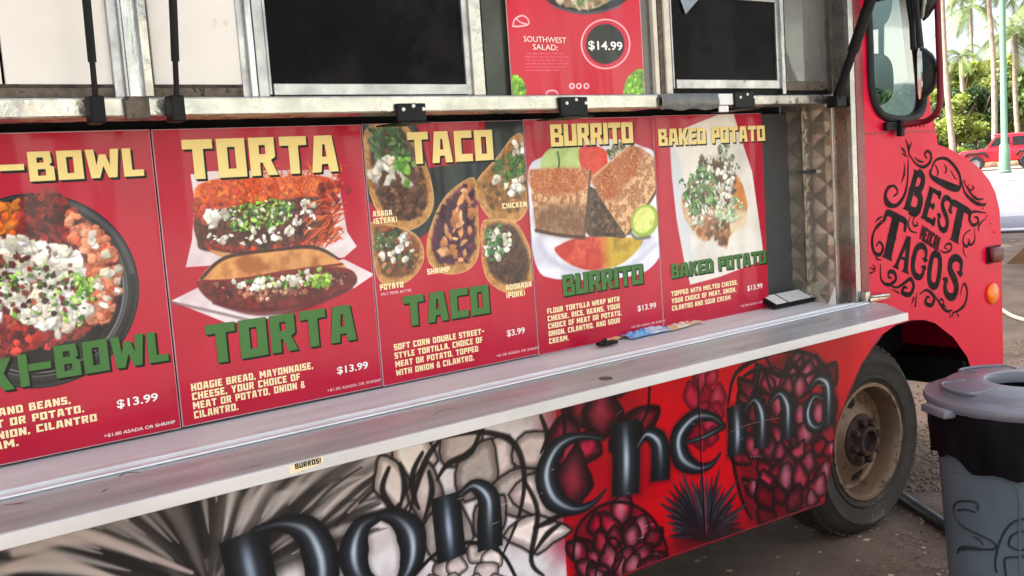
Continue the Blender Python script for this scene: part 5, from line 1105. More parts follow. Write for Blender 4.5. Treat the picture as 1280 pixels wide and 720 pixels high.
for i in range(6):
    rr = random.Random(i); x = 656+rr.uniform(0, 3); y = 67+i*4.2
    while x < 706-rr.uniform(0, 4)-(i > 4)*10:
        L_ = rr.uniform(3, 8); c.stroke([(x, y), (x+L_, y-.1)], .0016, (238, 150, 168), .6, .55, smooth=0); x += L_+2.2
px_oval(690, 117, 8, 5, (240, 180, 190)); px_oval(690, 118, 6.5, 4, (206, 20, 56))
c.sheet('print', m_print, t); MB().box(X0-.002, X1+.002, YS+.001, YS+.004, z0-.0005, z1+.002, .0005).build('backing', m_edge, t)
YPk = YP; YP = YS; wh = Ink(YS)
def sal(s_, l, r, base, cappx, bold=0.0):
    x0, x1 = W(l, base, YS)[0], W(r, base, YS)[0]; z0_ = W(l, base, YS)[2]; zt_ = W(l, base-cappx, YS)[2]; V_, F_ = font_text(s_, bold); a = np.array(V_)
    wh.fit((V_, F_), x0, x1, z0_, z0_+(zt_-z0_)*a[:, 1].max()/.727, y=-.001)
sal('SOUTHWEST', 654.5, 707.5, 52, 7.4); sal('SALAD:', 666, 697, 62, 7.4); sal('$14.99', 735.5, 778, 61.5, 11, .018)
wh.build('lettering', m_wink, t); YP = YPk
# ------------------------------------------------------------------ loose things on the counter
bx = (3.302, W(990, 250, .275)[0])
bd = MB().box(3.02, W(988, 250, .305)[0], .305, .315, ZC+.012, 1.80, .001).build('blank_board', M('charcoal_board', C(76, 76, 75), .5, var=.08))
tag(bd, 'plain charcoal board standing behind the baked potato poster', 'board')
# tray with white compartments
p = [G(918, 388, ZC)[:2], G(1012, 371, ZC)[:2], G(1003, 361, ZC)[:2]]
tr = thing('folded_tray', 'black edged white tray lying beside the charcoal board', 'tray', (3.24, .2, ZC))
tx0, tx1 = 3.26, G(1013, 374, ZC)[0]; ty0, ty1 = .245, .275
tmx = Matrix.Translation((0, ty0-.04, ZC+.002)) @ Matrix.Rotation(R(24), 4, 'X')
MB().box(tx0, tx1, 0, .085, 0, .016, .005, mtx=tmx).build('tray_body', m_black, tr)
xs_ = [tx0+.01, tx0+.09, tx1-.07, tx1-.006]
for i, (a, b) in enumerate(zip(xs_[:-1], xs_[1:])): MB().box(a+.006, b-.006, .008, .079, .0165, .0195, .001, mtx=tmx).build('tray_liner', m_wht, tr)
# sheet of paper under the potato poster
q = [G(862, 403, ZC), G(905, 388, ZC), G(930, 391, ZC), G(880, 407, ZC)]
vs = [(a[0], a[1], ZC+.0012) for a in q]; pa = MB().add(vs+[(v[0], v[1], ZC+.0022) for v in vs], [(3, 2, 1, 0), (4, 5, 6, 7), (0, 1, 5, 4), (1, 2, 6, 5), (2, 3, 7, 6), (3, 0, 4, 7)]).build('paper_sheet', m_wht)
tag(pa, 'white paper sheet tucked under the baked potato poster', 'paper')
# crumpled wrappers
def crumple(name, label, px0, px1, py, cols, seed, h=.022):
    r = random.Random(seed); a = G(px0, py+6, ZC); b = G(px1, py-6, ZC); n = 22; vs = []; fs = []; cl = []
    for i in range(n+1):
        for j in range(9):
            u, v = i/n, j/8; e = math.sin(math.pi*v)*(.35+.65*math.sin(math.pi*min(1, max(0, u))))
            vs.append((a[0]+(b[0]-a[0])*u+r.uniform(-.005, .005), a[1]-.03+(b[1]-a[1])*u+.085*v+r.uniform(-.006, .006), ZC+.0075+h*e*r.uniform(.35, 1.1)))
            cl.append(lin(col8(cols[int((math.sin(u*7+seed)*.5+.5+r.uniform(-.12, .12))*len(cols)) % len(cols)])))
    for i in range(n):
        for j in range(8): fs.append((i*9+j, (i+1)*9+j, (i+1)*9+j+1, i*9+j+1))
    o = raw(name, vs, fs, M('printed_film', (1, 1, 1), .25, attr='ink', var=.04, coat=.4)); at = o.data.attributes.new('ink', 'FLOAT_COLOR', 'POINT')
    at.data.foreach_set('color', [x for c in cl for x in (*c, 1)]); tag(o, label, 'wrapper'); return o
crumple('crumpled_wrapper', 'crumpled blue plastic wrapper on the counter below the burrito poster', 782, 836, 419, [(120, 186, 232), (84, 156, 220), (176, 208, 236), (208, 216, 226)], 3)
crumple('crumpled_wrapper', 'crumpled yellow and white wrapper next to the blue one', 834, 872, 409, [(238, 222, 190), (240, 200, 120), (234, 226, 214)], 5, .014)
crumple('crumpled_wrapper', 'small orange and white wrapper scrap left of the blue wrapper', 756, 784, 424, [(226, 190, 150), (214, 150, 110), (220, 206, 200)], 8, .010)
# sticker on the shelf lip
YL = -.2686; st = [(362, 583), (403, 570), (404, 579), (363, 593)]
P = [W(a, b, YL) for a, b in st]; sk = thing('lip_sticker', 'small torn yellow sticker with black lettering on the shelf lip', 'sticker', tuple(P[0]))
raw('sticker_film', [(v[0], YL, v[2]) for v in P]+[(v[0], YL+.0004, v[2]) for v in P], [(3, 2, 1, 0), (4, 5, 6, 7), (0, 1, 5, 4), (1, 2, 6, 5), (2, 3, 7, 6), (3, 0, 4, 7)], M('cream_sticker', C(238, 216, 168), .5, var=.15), sk)
VF = block_text('BURROS!', 12); ik = Ink(YL); u0 = W(369, 586, YL); u1 = W(401, 576, YL)
ik.fit(VF, u0[0], u1[0], u0[2]-.001, u0[2]+.0115, y=-.0006); ik.build('sticker_lettering', m_ink, sk)
# cup behind the clear pane
cx = W(998, 60, .15)[0]; cb = W(998, 92, .15)[2]
cu = MB().lathe([(0, 0), (.024, 0), (.024, .002), (.032, .105), (.035, .108), (.034, .110), (.030, .106), (.022, .004), (0, .004)], (cx, .142, cb), n=32).build('paper_cup', M('white_card', C(235, 232, 226), .5, var=.04), smooth=50)
tag(cu, 'white paper cup on a ledge behind the clear pane', 'cup')
MB().box(W(985, 60, .15)[0], XJ-.03, .108, .182, cb-.03, cb-.001, .003).build('cup_ledge', m_grime, truck)

# ------------------------------------------------------------------ rubbish barrel
BC = (3.218, -.812); HB = .80
bn = thing('trash_barrel', 'grey plastic trash barrel with domed lid and drawn graffiti beside the front wheel', 'trash can', (*BC, 0))
m_bar = M('grey_barrel', C(84, 95, 101), .5, var=.16, vs=4, bump=.06, bs=30, spots=C(66, 75, 80), spot_scale=4, spot_lo=.66)
m_lid = M('grey_lid', C(106, 105, 112), .36, var=.10, vs=5, bump=.05, bs=20, rvar=.1, coat=.15)
Rb = lambda z: .232+.046*(z/HB)
MB().lathe([(0, .012), (.21, .012), (.218, 0), (.232, .0), (.236, .02)]+[(Rb(z), z) for z in np.linspace(.05, .74, 12)]+[(.290, .745), (.292, .79), (.276, .79), (.27, .72), (.22, .05), (0, .04)], (*BC, 0), n=72).build('barrel', m_bar, bn, smooth=40)
# raised arch ribs and drawn graffiti following the round side
def on_bar(px, py, off=.0012):
    d = ray(px, py); o = CAM-np.array([BC[0], BC[1], 0]); r = .265
    for _ in range(4):
        a = d[0]**2+d[1]**2; b = 2*(o[0]*d[0]+o[1]*d[1]); cc_ = o[0]**2+o[1]**2-r*r; D = max(b*b-4*a*cc_, 0); t = (-b-math.sqrt(D))/(2*a); z = o[2]+d[2]*t; r = Rb(z)+off
    return CAM+d*t
def strip(pts, rad): return [tuple(on_bar(*p)) for p in spline(pts, 5)], rad
gr = MB(); zb = lambda L: [(1130+x/4.5, 560+y/4.5) for x, y in L]
for L, r in [([(414, 352), (410, 310), (350, 298), (290, 310), (282, 360), (310, 420), (380, 468), (470, 510), (512, 540), (506, 568), (440, 570), (380, 556), (318, 560), (300, 590)], .0035),
             ([(300, 352), (350, 346), (400, 362)], .0035), ([(390, 500), (430, 520), (440, 545)], .003), ([(528, 560), (560, 480), (610, 420), (675, 398)], .0035), ([(588, 545), (600, 500), (640, 474), (690, 468)], .0035), ([(588, 548), (640, 572), (690, 570)], .0035), ([(520, 700), (512, 640), (528, 560)], .0035), ([(574, 720), (566, 660), (572, 620), (640, 612), (690, 610)], .0035), ([(320, 570), (380, 566), (430, 572)], .005)]:
    P, rr = strip(zb(L), r); gr.tube(P, rr, 6)
gr.build('graffiti', M('graffiti_ink', C(40, 46, 50), .6, var=.3), bn, smooth=60)
ar = MB(); P, rr = strip(zb([(285, 130), (420, 140), (540, 160), (610, 190), (640, 240), (650, 300), (650, 400), (652, 560), (654, 700)]), .004); ar.tube(P, rr, 6); ar.build('moulded_rib', m_bar, bn, smooth=60)
# black bag hanging over the rim
r = random.Random(4); vs = []; fs = []; n = 90
prof = [(.298, .800), (.300, .77), (.298, .73), (.294, .69), (.288, .65), (.282, .615)]
for i, (rad, z) in enumerate(prof):
    for j in range(n):
        a = 2*math.pi*j/n; wv = .006*math.sin(9*a+z*14)+.004*math.sin(23*a+2)+r.uniform(-.0015, .0015); zz = z+(.018*math.sin(5*a+1)+.012*math.sin(12*a) if i == len(prof)-1 else 0)
        vs.append((BC[0]+(rad+wv*(.3+i*.2))*math.cos(a), BC[1]+(rad+wv*(.3+i*.2))*math.sin(a), zz))
for i in range(len(prof)-1):
    for j in range(n): fs.append((i*n+j, i*n+(j+1) % n, (i+1)*n+(j+1) % n, (i+1)*n+j))
bag = raw('bin_liner', vs, fs, M('black_film', (.006, .0055, .007), .45, var=.2, bump=.2, bs=18, spec=.06, bdist=.02), smooth=180)
tag(bag, 'black plastic bag folded over the rim of the grey barrel', 'bin bag')
# lid: stepped dome with a hole and side tabs
LZ = .805
lid = MB().lathe([(.288, -.022), (.300, -.020), (.308, -.010), (.310, .000), (.306, .010), (.286, .016), (.262, .022), (.250, .036), (.236, .044), (.150, .050), (.128, .052), (.118, .050), (.112, .040), (.112, .016), (.116, .014), (.24, .030), (.29, .004)], (*BC, LZ), n=96, closed=True)
lid.build('lid', m_lid, bn, smooth=35)
for a in (R(152), R(242), R(332), R(62)):
    tb = MB(); mt = Matrix.Translation((*BC, LZ)) @ Matrix.Rotation(a, 4, 'Z'); tb.box(.290, .335, -.065, .065, -.034, -.006, .008, mtx=mt); tb.build('lid_tab', m_lid, bn, smooth=40)
for a0 in (R(150), R(240), R(330), R(60)):
    pts = [(.18, -.42), (.245, -.36), (.262, -.2), (.262, .2), (.245, .36), (.18, .42)]
    rb = MB().tube([(BC[0]+rr*math.cos(a0+a), BC[1]+rr*math.sin(a0+a), LZ+.0455+(.0 if rr < .2 else -.004)) for rr, a in spline(pts, 6)], .0065, 8)
    rb.build('lid_rib', m_lid, bn, smooth=60)
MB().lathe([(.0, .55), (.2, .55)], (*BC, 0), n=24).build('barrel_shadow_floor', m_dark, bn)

# ------------------------------------------------------------------ black pipe on the ground and a rope further off
a, b = G(1128, 628), G(1192, 672); dv = (b-a); hp = MB().tube([a-dv*.5+np.array([0, 0, .026]), a+np.array([0, 0, .026]), b+np.array([0, 0, .026]), b+dv*1.5+np.array([0, 0, .026])], .026, 14).build('black_pipe', M('black_pipe_plastic', (.012, .012, .013), .45, var=.4), smooth=50)
tag(hp, 'black pipe lying on the dirt between front wheel and trash barrel', 'pipe')
# ------------------------------------------------------------------ ground, road, far side
ROAD = G(1262, 290)                                   # edge of the pale road
JZ = 52.0; jb = far(1236, 212, JZ)
def gh(x, y):                                          # height of the land: flat here, rising gently across the road
    t = np.clip((x-14)/60, 0, 1); return jb[2]*t*t*(3-2*t)*1.25
def sheet_grid(name, xs, ys, hf, mat, kind='structure'):
    vs = [(x, y, hf(x, y)) for x in xs for y in ys]; n = len(ys)
    fs = [(i*n+j, (i+1)*n+j, (i+1)*n+j+1, i*n+j+1) for i in range(len(xs)-1) for j in range(n-1)]
    return raw(name, vs, fs, mat, None, kind, smooth=180)
m_dirt = M('damp_dirt', C(104, 86, 72), .85, var=.5, vs=1.6, bump=.5, bs=30, spots=C(122, 103, 88), spot_scale=3, spot_lo=.58, bdist=.02)
gx = np.concatenate([np.linspace(-60, -8, 8), np.arange(-6, 14, .5), np.linspace(15, 80, 40), np.linspace(90, 700, 12)]); gy = np.concatenate([np.linspace(-500, -70, 8), np.linspace(-60, -10, 14), np.arange(-8, 10, .5), np.linspace(12, 80, 28), np.linspace(100, 700, 8)])
sheet_grid('ground', gx, gy, lambda x, y: float(gh(x, y)), m_dirt)
m_road = M('pale_road', C(98, 98, 108), .8, var=.12, vs=.8, spots=C(112, 112, 122), spot_scale=1.2, spot_lo=.6)
dirv = np.array([1.88, 1.0]); dirv /= np.linalg.norm(dirv); perp = np.array([dirv[1], -dirv[0]])
def strip_along(name, d0, d1, mat, lift, kind='structure', w0=-70, w1=70, n=24, m=16):
    vs = []; fs = []
    for i in range(m+1):
        for j in range(n+1):
            d = d0+(d1-d0)*i/m; s_ = w0+(w1-w0)*j/n; q = dirv*d+perp*s_+CAM[:2]; vs.append((q[0], q[1], float(gh(q[0], q[1]))+lift))
    for i in range(m):
        for j in range(n): fs.append((i*(n+1)+j, (i+1)*(n+1)+j, (i+1)*(n+1)+j+1, i*(n+1)+j+1))
    return raw(name, vs, fs, mat, None, kind, smooth=180)
d_road = float(np.dot(ROAD[:2]-CAM[:2], dirv))
strip_along('road', d_road, 44, m_road, .008)
strip_along('forecourt', 44.2, 62, M('pale_concrete', C(130, 118, 110), .8, var=.08, vs=.6), .012)
strip_along('kerb', d_road-.35, d_road, M('pale_kerb', C(190, 184, 176), .7, var=.15, vs=4), .06)
sheet_grid('lot_paving', np.linspace(-40, 30, 20), np.linspace(-60, -3.2, 20), lambda x, y: float(gh(x, y))+.006, M('lot_paving_mat', C(140, 132, 124), .8, var=.15, vs=1.5, bump=.2, bs=20))

# gravel and litter by the wheel: one object of many stones
def scatter(name, spots, mat, seed, label, cat, flatk=1.0):
    r = random.Random(seed); V, F = [], []
    for (c, rad, n, s0, s1) in spots:
        for _ in range(n):
            a = r.uniform(0, 6.28); q = rad*math.sqrt(r.random()); x, y = c[0]+q*math.cos(a), c[1]+q*math.sin(a); s = r.uniform(s0, s1); k = len(V)
            m = [Vector((r.uniform(.6, 1)*d[0]*s, r.uniform(.6, 1)*d[1]*s, r.uniform(.5, .9)*d[2]*s*flatk)) for d in ((1, 0, 0), (0, 1, 0), (-1, 0, 0), (0, -1, 0), (0, 0, 1), (0, 0, -.4))]
            rot = Matrix.Rotation(r.uniform(0, 6.28), 3, 'Z') @ Matrix.Rotation(r.uniform(-.5, .5), 3, 'X')
            V += [tuple(rot @ v+Vector((x, y, s*.25*flatk))) for v in m]; F += [tuple(i+k for i in f) for f in ((0, 1, 4), (1, 2, 4), (2, 3, 4), (3, 0, 4), (1, 0, 5), (2, 1, 5), (3, 2, 5), (0, 3, 5))]
    o = raw(name, V, F, mat, None, 'stuff'); return tag(o, label, cat)
g1 = G(1150, 600); g2 = G(1150, 660); g3 = G(1160, 715); g4 = G(1060, 700); g5 = G(900, 712)
scatter('gravel', [(g1[:2]+np.array([.30, .32]), .62, 3000, .005, .017), (g2[:2], .28, 160, .004, .012), (g3[:2]+np.array([-.02, -.05]), .25, 700, .003, .008), (g4[:2], .5, 40, .003, .008), (g1[:2]+np.array([2.2, 1.0]), 1.6, 1500, .006, .02)],
        M('gravel_stone', C(122, 106, 90), .9, var=.5, vs=14), 5, 'loose brown gravel on the dirt beside the front wheel', 'gravel')
scatter('ground_litter', [(g4[:2], 1.0, 40, .006, .016), (g5[:2]+np.array([.2, .2]), .9, 50, .008, .024), (g2[:2], .5, 26, .008, .022)], M('dry_leaf', C(170, 150, 122), .8, var=.5, vs=20), 9, 'scattered pale dry leaves and scraps on the dirt', 'litter', .18)
rp = [G(1250, 388), G(1262, 396), G(1272, 400), G(1286, 404), G(1310, 408)]
ro = MB().tube(spline([(p[0], p[1], .02) for p in rp], 5), .018, 8).build('pale_rope', M('rope_fibre', C(206, 196, 176), .8, var=.2), smooth=60); tag(ro, 'pale rope lying on the dirt past the truck nose', 'rope')
# weathered boards leaning at the edge of the lot
e0 = G(1258, 330); hd = math.hypot(*(e0[:2]-CAM[:2])); zt_ = far(1283, 243, np.dot(e0-CAM, FWD))
lb = thing('leaning_boards', 'dark brown slanted timber boards standing past the truck nose', 'timber boards', tuple(e0))
pv = np.array([perp[0], perp[1], 0]); fv = np.array([dirv[0], dirv[1], 0]); 
for k in range(5):
    o_ = e0+pv*(.0+.24*k)+fv*.02*k; top = o_+pv*1.05+np.array([0, 0, 1.05]); s_ = pv*.225; th = fv*.03
    vs = [o_, o_+s_, top+s_, top]; vs = vs+[v+th for v in vs]
    MB().add(vs, [(0, 1, 2, 3), (7, 6, 5, 4), (0, 4, 5, 1), (1, 5, 6, 2), (2, 6, 7, 3), (3, 7, 4, 0)]).build('board', M('brown_timber', C(104, 76, 54), .8, var=.3, vs=5, stretch=(1, 1, .3), bump=.2, bs=20), lb)
MB().tube([e0+pv*1.9+fv*.3, e0+pv*1.2+fv*.1+np.array([0, 0, .9])], .035, 8).build('prop', MATS['brown_timber'], lb)

# ------------------------------------------------------------------ far trees, palms, wall, lamp post
def leafmass(c, rad, n, size, seed, squash=.8, holes=.45):
    r = np.random.RandomState(seed); V = []; F = []; cl = r.randn(16, 3); cl /= np.linalg.norm(cl, axis=1)[:, None]; cr = r.uniform(.45, .95, 16)
    cen = cl*cr[:, None]*rad*np.array([1, 1, squash]); srad = r.uniform(.22, .42, 16)*rad
    for i in range(n):
        k = r.randint(16); d = r.randn(3); d /= np.linalg.norm(d); p = np.array(c)+cen[k]+d*srad[k]*r.rand()**.45*np.array([1, 1, .8]); u = r.randn(3); u /= np.linalg.norm(u); v = np.cross(u, r.randn(3)); v /= np.linalg.norm(v)+1e-9
        s = size*r.uniform(.5, 1.2); q = len(V); V += [p-u*s, p+v*s*.5, p+u*s, p-v*s*.5]; F.append((q, q+1, q+2, q+3))
    return V, F
def leaf_mat(name, c, tr=.35):
    if name in MATS: return MATS[name]
    m = bpy.data.materials.new(name); m.use_nodes = True; t = m.node_tree; L = t.links.new; b = t.nodes['Principled BSDF']; out = t.nodes['Material Output']
    g = t.nodes.new('ShaderNodeTexCoord'); nz = t.nodes.new('ShaderNodeTexNoise'); nz.inputs['Scale'].default_value = .7; nz.inputs['Detail'].default_value = 6; L(g.outputs['Object'], nz.inputs['Vector'])
    mr = t.nodes.new('ShaderNodeMapRange'); mr.inputs[1].default_value = .35; mr.inputs[2].default_value = .65; L(nz.outputs[0], mr.inputs[0])
    mx = t.nodes.new('ShaderNodeMix'); mx.data_type = 'RGBA'; L(mr.outputs[0], mx.inputs[0]); mx.inputs[6].default_value = (*[x*.55 for x in c], 1); mx.inputs[7].default_value = (*[min(1, x*1.4) for x in c], 1)
    L(mx.outputs[2], b.inputs['Base Color']); b.inputs['Roughness'].default_value = .55
    tl = t.nodes.new('ShaderNodeBsdfTranslucent'); L(mx.outputs[2], tl.inputs[0]); ms = t.nodes.new('ShaderNodeMixShader'); ms.inputs[0].default_value = tr
    L(b.outputs[0], ms.inputs[1]); L(tl.outputs[0], ms.inputs[2]); L(ms.outputs[0], out.inputs[0]); MATS[name] = m; return m
m_bark = M('grey_bark', C(150, 134, 118), .85, var=.3, vs=3, bump=.4, bs=9); m_bark2 = M('dark_bark', C(84, 70, 58), .9, var=.3, vs=3, bump=.4, bs=9)
lf = [leaf_mat('yellow_green_leaf', (.24, .29, .055)), leaf_mat('mid_green_leaf', (.11, .17, .04)), leaf_mat('deep_green_leaf', (.05, .09, .025)), leaf_mat('palm_leaf', (.15, .21, .06), .4)]
def tree(label, px, py0, Z, pyc, rad, mat, n, size, seed, sq=.8, bark=None, lean=0):
    base = far(px, py0, Z); base[2] = float(gh(base[0], base[1])); c = far(px+lean, pyc, Z)
    t = thing('broadleaf_tree', label, 'tree', tuple(base), 'trees across the road'); r = random.Random(seed); tk = MB()
    fork = base+(c-base)*.55; tk.tube(spline([base-np.array([0, 0, .1]), base+(c-base)*.25+np.array([r.uniform(-.3, .3), r.uniform(-.3, .3), 0]), fork], 4), [rad*.07]+[rad*.06]*7+[rad*.045], 8)
    for k in range(6):
        a = r.uniform(0, 6.28); e = c+np.array([math.cos(a)*rad*.6, math.sin(a)*rad*.6, r.uniform(-.2, .5)*rad]); tk.tube(spline([fork-np.array([0, 0, .05]), (fork+e)/2+np.array([0, 0, r.uniform(-.1, .3)*rad]), e], 4), [rad*.04]+[rad*.028]*7+[rad*.01], 6)
    tk.build('trunk', bark or m_bark2, t, smooth=60); V, F = leafmass(c, rad, n, size, seed, sq); raw('crown', V, F, mat, t)
def palm(label, base_px, top_px, Z, r0, frond, seed, nf=22, cutlow=False):
    base = far(*base_px, Z); base[2] = float(gh(base[0], base[1])); top = far(*top_px, Z); r = random.Random(seed)
    t = thing('palm_tree', label, 'palm', tuple(base), 'palms across the road'); mid = (base+top)/2+np.array([0, 0, 0])+RIGHT*r.uniform(-.25, .25)
    pts = spline([base-np.array([0, 0, .1]), mid, top], 12); tk = MB().tube(pts, list(np.linspace(r0*1.25, r0*.8, len(pts))), 10); tk.build('trunk', m_bark, t, smooth=60)
    V, F = [], []; add = lambda vs, fs: (F.extend([tuple(i+len(V) for i in f) for f in fs]), V.extend(vs))
    for k in range(nf):
        a = 2*math.pi*k/nf*2.4+r.uniform(-.2, .2); el = r.uniform(-.5, 1.25); Ln = frond*r.uniform(.8, 1.1); P = []
        d = np.array([math.cos(a)*math.cos(el), math.sin(a)*math.cos(el), math.sin(el)]); p = np.array(top, float)
        for i in range(15):
            P.append(p.copy()); p = p+d*Ln/14; d = d+np.array([0, 0, -.115-.04*(el > .6)]); d /= np.linalg.norm(d)
        sd = np.array([-math.sin(a), math.cos(a), 0])
        for i in range(1, 14):
            w = Ln*.20*math.sin(math.pi*(.12+.86*i/14))**.7
            for s in (-1, 1):
                for h in (0, .5):
                    b0 = P[i]+(P[i+1]-P[i])*h if i < 14 else P[i]; ax = (P[i+1]-P[i]); ax = ax/np.linalg.norm(ax); tip = b0+sd*s*w*.85+ax*w*.45+np.array([0, 0, -w*r.uniform(.25, .7)]); wd = ax*Ln*.016
                    add([b0-wd, b0+wd, tip], [(0, 1, 2)])
            add([P[i-1]-sd*.02*frond/3, P[i-1]+sd*.02*frond/3, P[i]+sd*.02*frond/3, P[i]-sd*.02*frond/3], [(0, 1, 2, 3)])
    raw('crown', V, F, lf[3], t)
palm('tall palm with slightly leaning pale trunk nearest the truck nose', (1193, 184), (1176, -70), 58, .15, 3.6, 1)
palm('tall palm with straight trunk standing just left of the green lamp post', (1243, 182), (1231, -50), 62, .15, 4.4, 2, 22)
palm('shorter palm with drooping crown just right of the green lamp post', (1275, 182), (1268, 42), 66, .14, 3.2, 3, 20)
palm('thin distant palm whose crown hangs above the yellow green trees', (1222, 170), (1213, 6), 92, .17, 4.2, 4, 16)
palm('young palm with upright pale fronds between the two tall trunks', (1205, 182), (1201, 70), 84, .2, 2.6, 5, 16)
palm('palm at the very edge of the picture with dark trunk', (1294, 180), (1290, 0), 70, .2, 4.0, 6, 20)
def shade_tree(label, x, y, h, rad, seed):  # trees added out of view to throw shade on the far dirt
    t = thing('broadleaf_tree', label, 'tree', (x, y, 0), 'added shade trees behind the truck, out of sight'); r = random.Random(seed); tk = MB(); c = np.array([x, y, h], float)
    tk.tube([(x, y, -.1), (x+.2, y+.1, h*.35), (x, y, h*.62)], [.34, .27, .22], 10)
    for k in range(7):
        a = r.uniform(0, 6.28); e = c+np.array([math.cos(a)*rad*.7, math.sin(a)*rad*.7, r.uniform(-.2, .3)*rad]); tk.tube([(x, y, h*.58), (np.array([x, y, h*.62])+e)/2+np.array([0, 0, .3]), e], [.16, .11, .03], 7)
    tk.build('trunk', m_bark2, t, smooth=60); V, F = leafmass(c, rad, 5200, .5, seed, .45); raw('crown', V, F, lf[1], t)
shade_tree('added unseen shade tree close behind the cab of the food truck', 5.2, 8.2, 8.0, 4.6, 71)
shade_tree('added unseen shade tree behind the truck shading the dirt by its nose', 9.2, 12.0, 8.4, 5.2, 72)
shade_tree('added unseen shade tree farthest behind the truck by the pale road', 13.8, 11.8, 8.2, 5.0, 73)
tree('yellow green spreading tree behind the palm nearest the truck', 1200, 180, 88, 116, 3.4, lf[0], 4200, .34, 11)
tree('dense yellow green tree standing behind the green lamp post', 1256, 180, 92, 118, 3.8, lf[0], 5200, .34, 12)
tree('dark crowned small tree with crooked limbs over the stone wall', 1222, 184, 72, 140, 3.0, lf[2], 4200, .24, 13, .6, None, -4)
tree('mid green tree at the picture edge above the red off-roader', 1288, 182, 88, 120, 3.8, lf[1], 5200, .32, 14)
tree('light green bushy tree low beside the leaning palm', 1196, 184, 70, 148, 2.0, lf[0], 3000, .2, 15, .9)
tree('feathery green tree hidden behind the side mirror', 1170, 182, 100, 118, 4.4, lf[1], 4200, .44, 17)
def shrub(label, px, py, Z, rad, mat, seed):
    b = far(px, py, Z); b[2] = float(gh(b[0], b[1])); t = thing('shrub', label, 'shrub', tuple(b), 'shrubs along the stone wall'); V, F = leafmass(b+np.array([0, 0, rad*.6]), rad, 1500, .14, seed, .6); raw('foliage', V, F, mat, t)
    MB().tube([b-np.array([0, 0, .1]), b+np.array([0, 0, rad*.6])], .06, 6).build('stem', m_bark2, t)
for i, (px, lab, mt, rr) in enumerate([(1186, 'low green shrub behind the wall beside the leaning palm', 1, .9), (1203, 'bright yellow green shrub behind the wall', 0, 1.0), (1219, 'dark green shrub below the crooked tree', 2, 1.1), (1234, 'rounded mid green shrub left of the straight palm', 1, 1.0), (1250, 'yellow green shrub behind the lamp post', 0, 1.0), (1266, 'mid green shrub above the red off-roader roof', 1, 1.1), (1284, 'dark shrub at the picture edge', 2, 1.1)]): shrub(lab, px, 184, 66, rr, lf[mt], 50+i)
# the wood beyond, one mass
V, F = [], []; r = random.Random(8)
for k in range(46):
    c = dirv*r.uniform(112, 128)+perp*(-95+k*4.3)+CAM[:2]; h_ = r.uniform(3.0, 6.5); v, f = leafmass((c[0], c[1], float(gh(*c))+h_*.62), h_*.95, 900, .62, 200+k, .8); n = len(V); V += v; F += [tuple(i+n for i in q) for q in f]
fw = raw('far_woods', V, F, lf[1], None, 'stuff'); tag(fw, 'far green wood behind the palms and trees across the road', 'woods')
# stone wall
wl = thing('stone_wall', 'low brown stone wall behind the red off-roader', 'wall', tuple(far(1220, 192, 62))); wb = MB(); rr = random.Random(3)
for k in range(-30, 40):
    for row in range(3):
        c = dirv*64.5+perp*(k*.62+.3*(row % 2)+rr.uniform(-.04, .04))+CAM[:2]; z = float(gh(*c))+row*.3
        c2 = c+dirv*.0; wb.box(-.29, .29, -.2, .2, 0, .285, .05, mtx=Matrix.Translation((c2[0], c2[1], z)) @ Matrix.Rotation(math.atan2(perp[1], perp[0])+rr.uniform(-.06, .06), 4, 'Z'))
wb.build('stonework', M('brown_stone', C(150, 126, 104), .85, var=.4, vs=1.2, bump=.3, bs=8), wl, smooth=30)
# lamp post
lp_ = far(1256, 211, 47); lp_[2] = float(gh(lp_[0], lp_[1])); tp_ = far(1258, -190, 47)
lt = thing('lamp_post', 'pale green metal lamp post in front of the red off-roader', 'lamp post', tuple(lp_)); h_ = tp_[2]-lp_[2]
m_post = M('pale_green_paint', C(100, 134, 112), .5, var=.1, vs=3)
MB().lathe([(.0, -.05), (.24, -.05), (.30, .1), (.26, .14), (.22, 1.3), (.15, 1.4), (.13, h_*.6), (.10, h_), (0, h_)], tuple(lp_), n=20).build('pole', m_post, lt, smooth=40)
MB().tube(spline([(lp_[0], lp_[1], lp_[2]+h_-.1), (lp_[0]-.3, lp_[1]-.5, lp_[2]+h_+.4), (lp_[0]-.8, lp_[1]-1.5, lp_[2]+h_+.5)], 6), .06, 8).build('arm', m_post, lt, smooth=60)
MB().box(lp_[0]-1.0, lp_[0]-.6, lp_[1]-2.2, lp_[1]-1.4, lp_[2]+h_+.4, lp_[2]+h_+.55, .05).build('lamp_head', m_post, lt, smooth=40)

# ------------------------------------------------------------------ red off-roader across the road
jr = thing('offroad_car', 'red four door off-road car with black fenders parked across the road', 'car', (0, 0, 0))
jm = M('offroad_red', C(206, 20, 44), .3, var=.05, coat=.6); jp = M('offroad_roof', C(214, 60, 84), .35, coat=.4); jk = M('fender_black', (.02, .02, .02), .6); jg = M('tinted_glass', (.02, .025, .025), .08, spec=.8)
def jbody():
    b = MB(); b.prism([(0.25, .55), (.25, .98), (.34, 1.06), (1.42, 1.12), (1.50, 1.16), (4.15, 1.16), (4.22, 1.1), (4.22, .55), (3.75, .50), (1.2, .46)], 'y', -.78, .78, .03); return b
def jbuild(mb, name, mat, smooth=40):
    mt = Matrix.Translation((jb[0], jb[1], float(gh(jb[0], jb[1])))) @ Matrix.Rotation(math.atan2(perp[1], perp[0]), 4, 'Z') @ Matrix.Translation((-1.62, 0, 0))
    mb.v = [tuple(mt @ Vector(v)) for v in mb.v]; return mb.build(name, mat, jr, smooth=smooth)
body = jbuild(jbody(), 'body', jm)
cabn = MB().prism([(1.52, 1.15), (1.92, 1.74), (4.10, 1.76), (4.18, 1.15)], 'y', -.70, .70, .03); jbuild(cabn, 'cabin', jm)
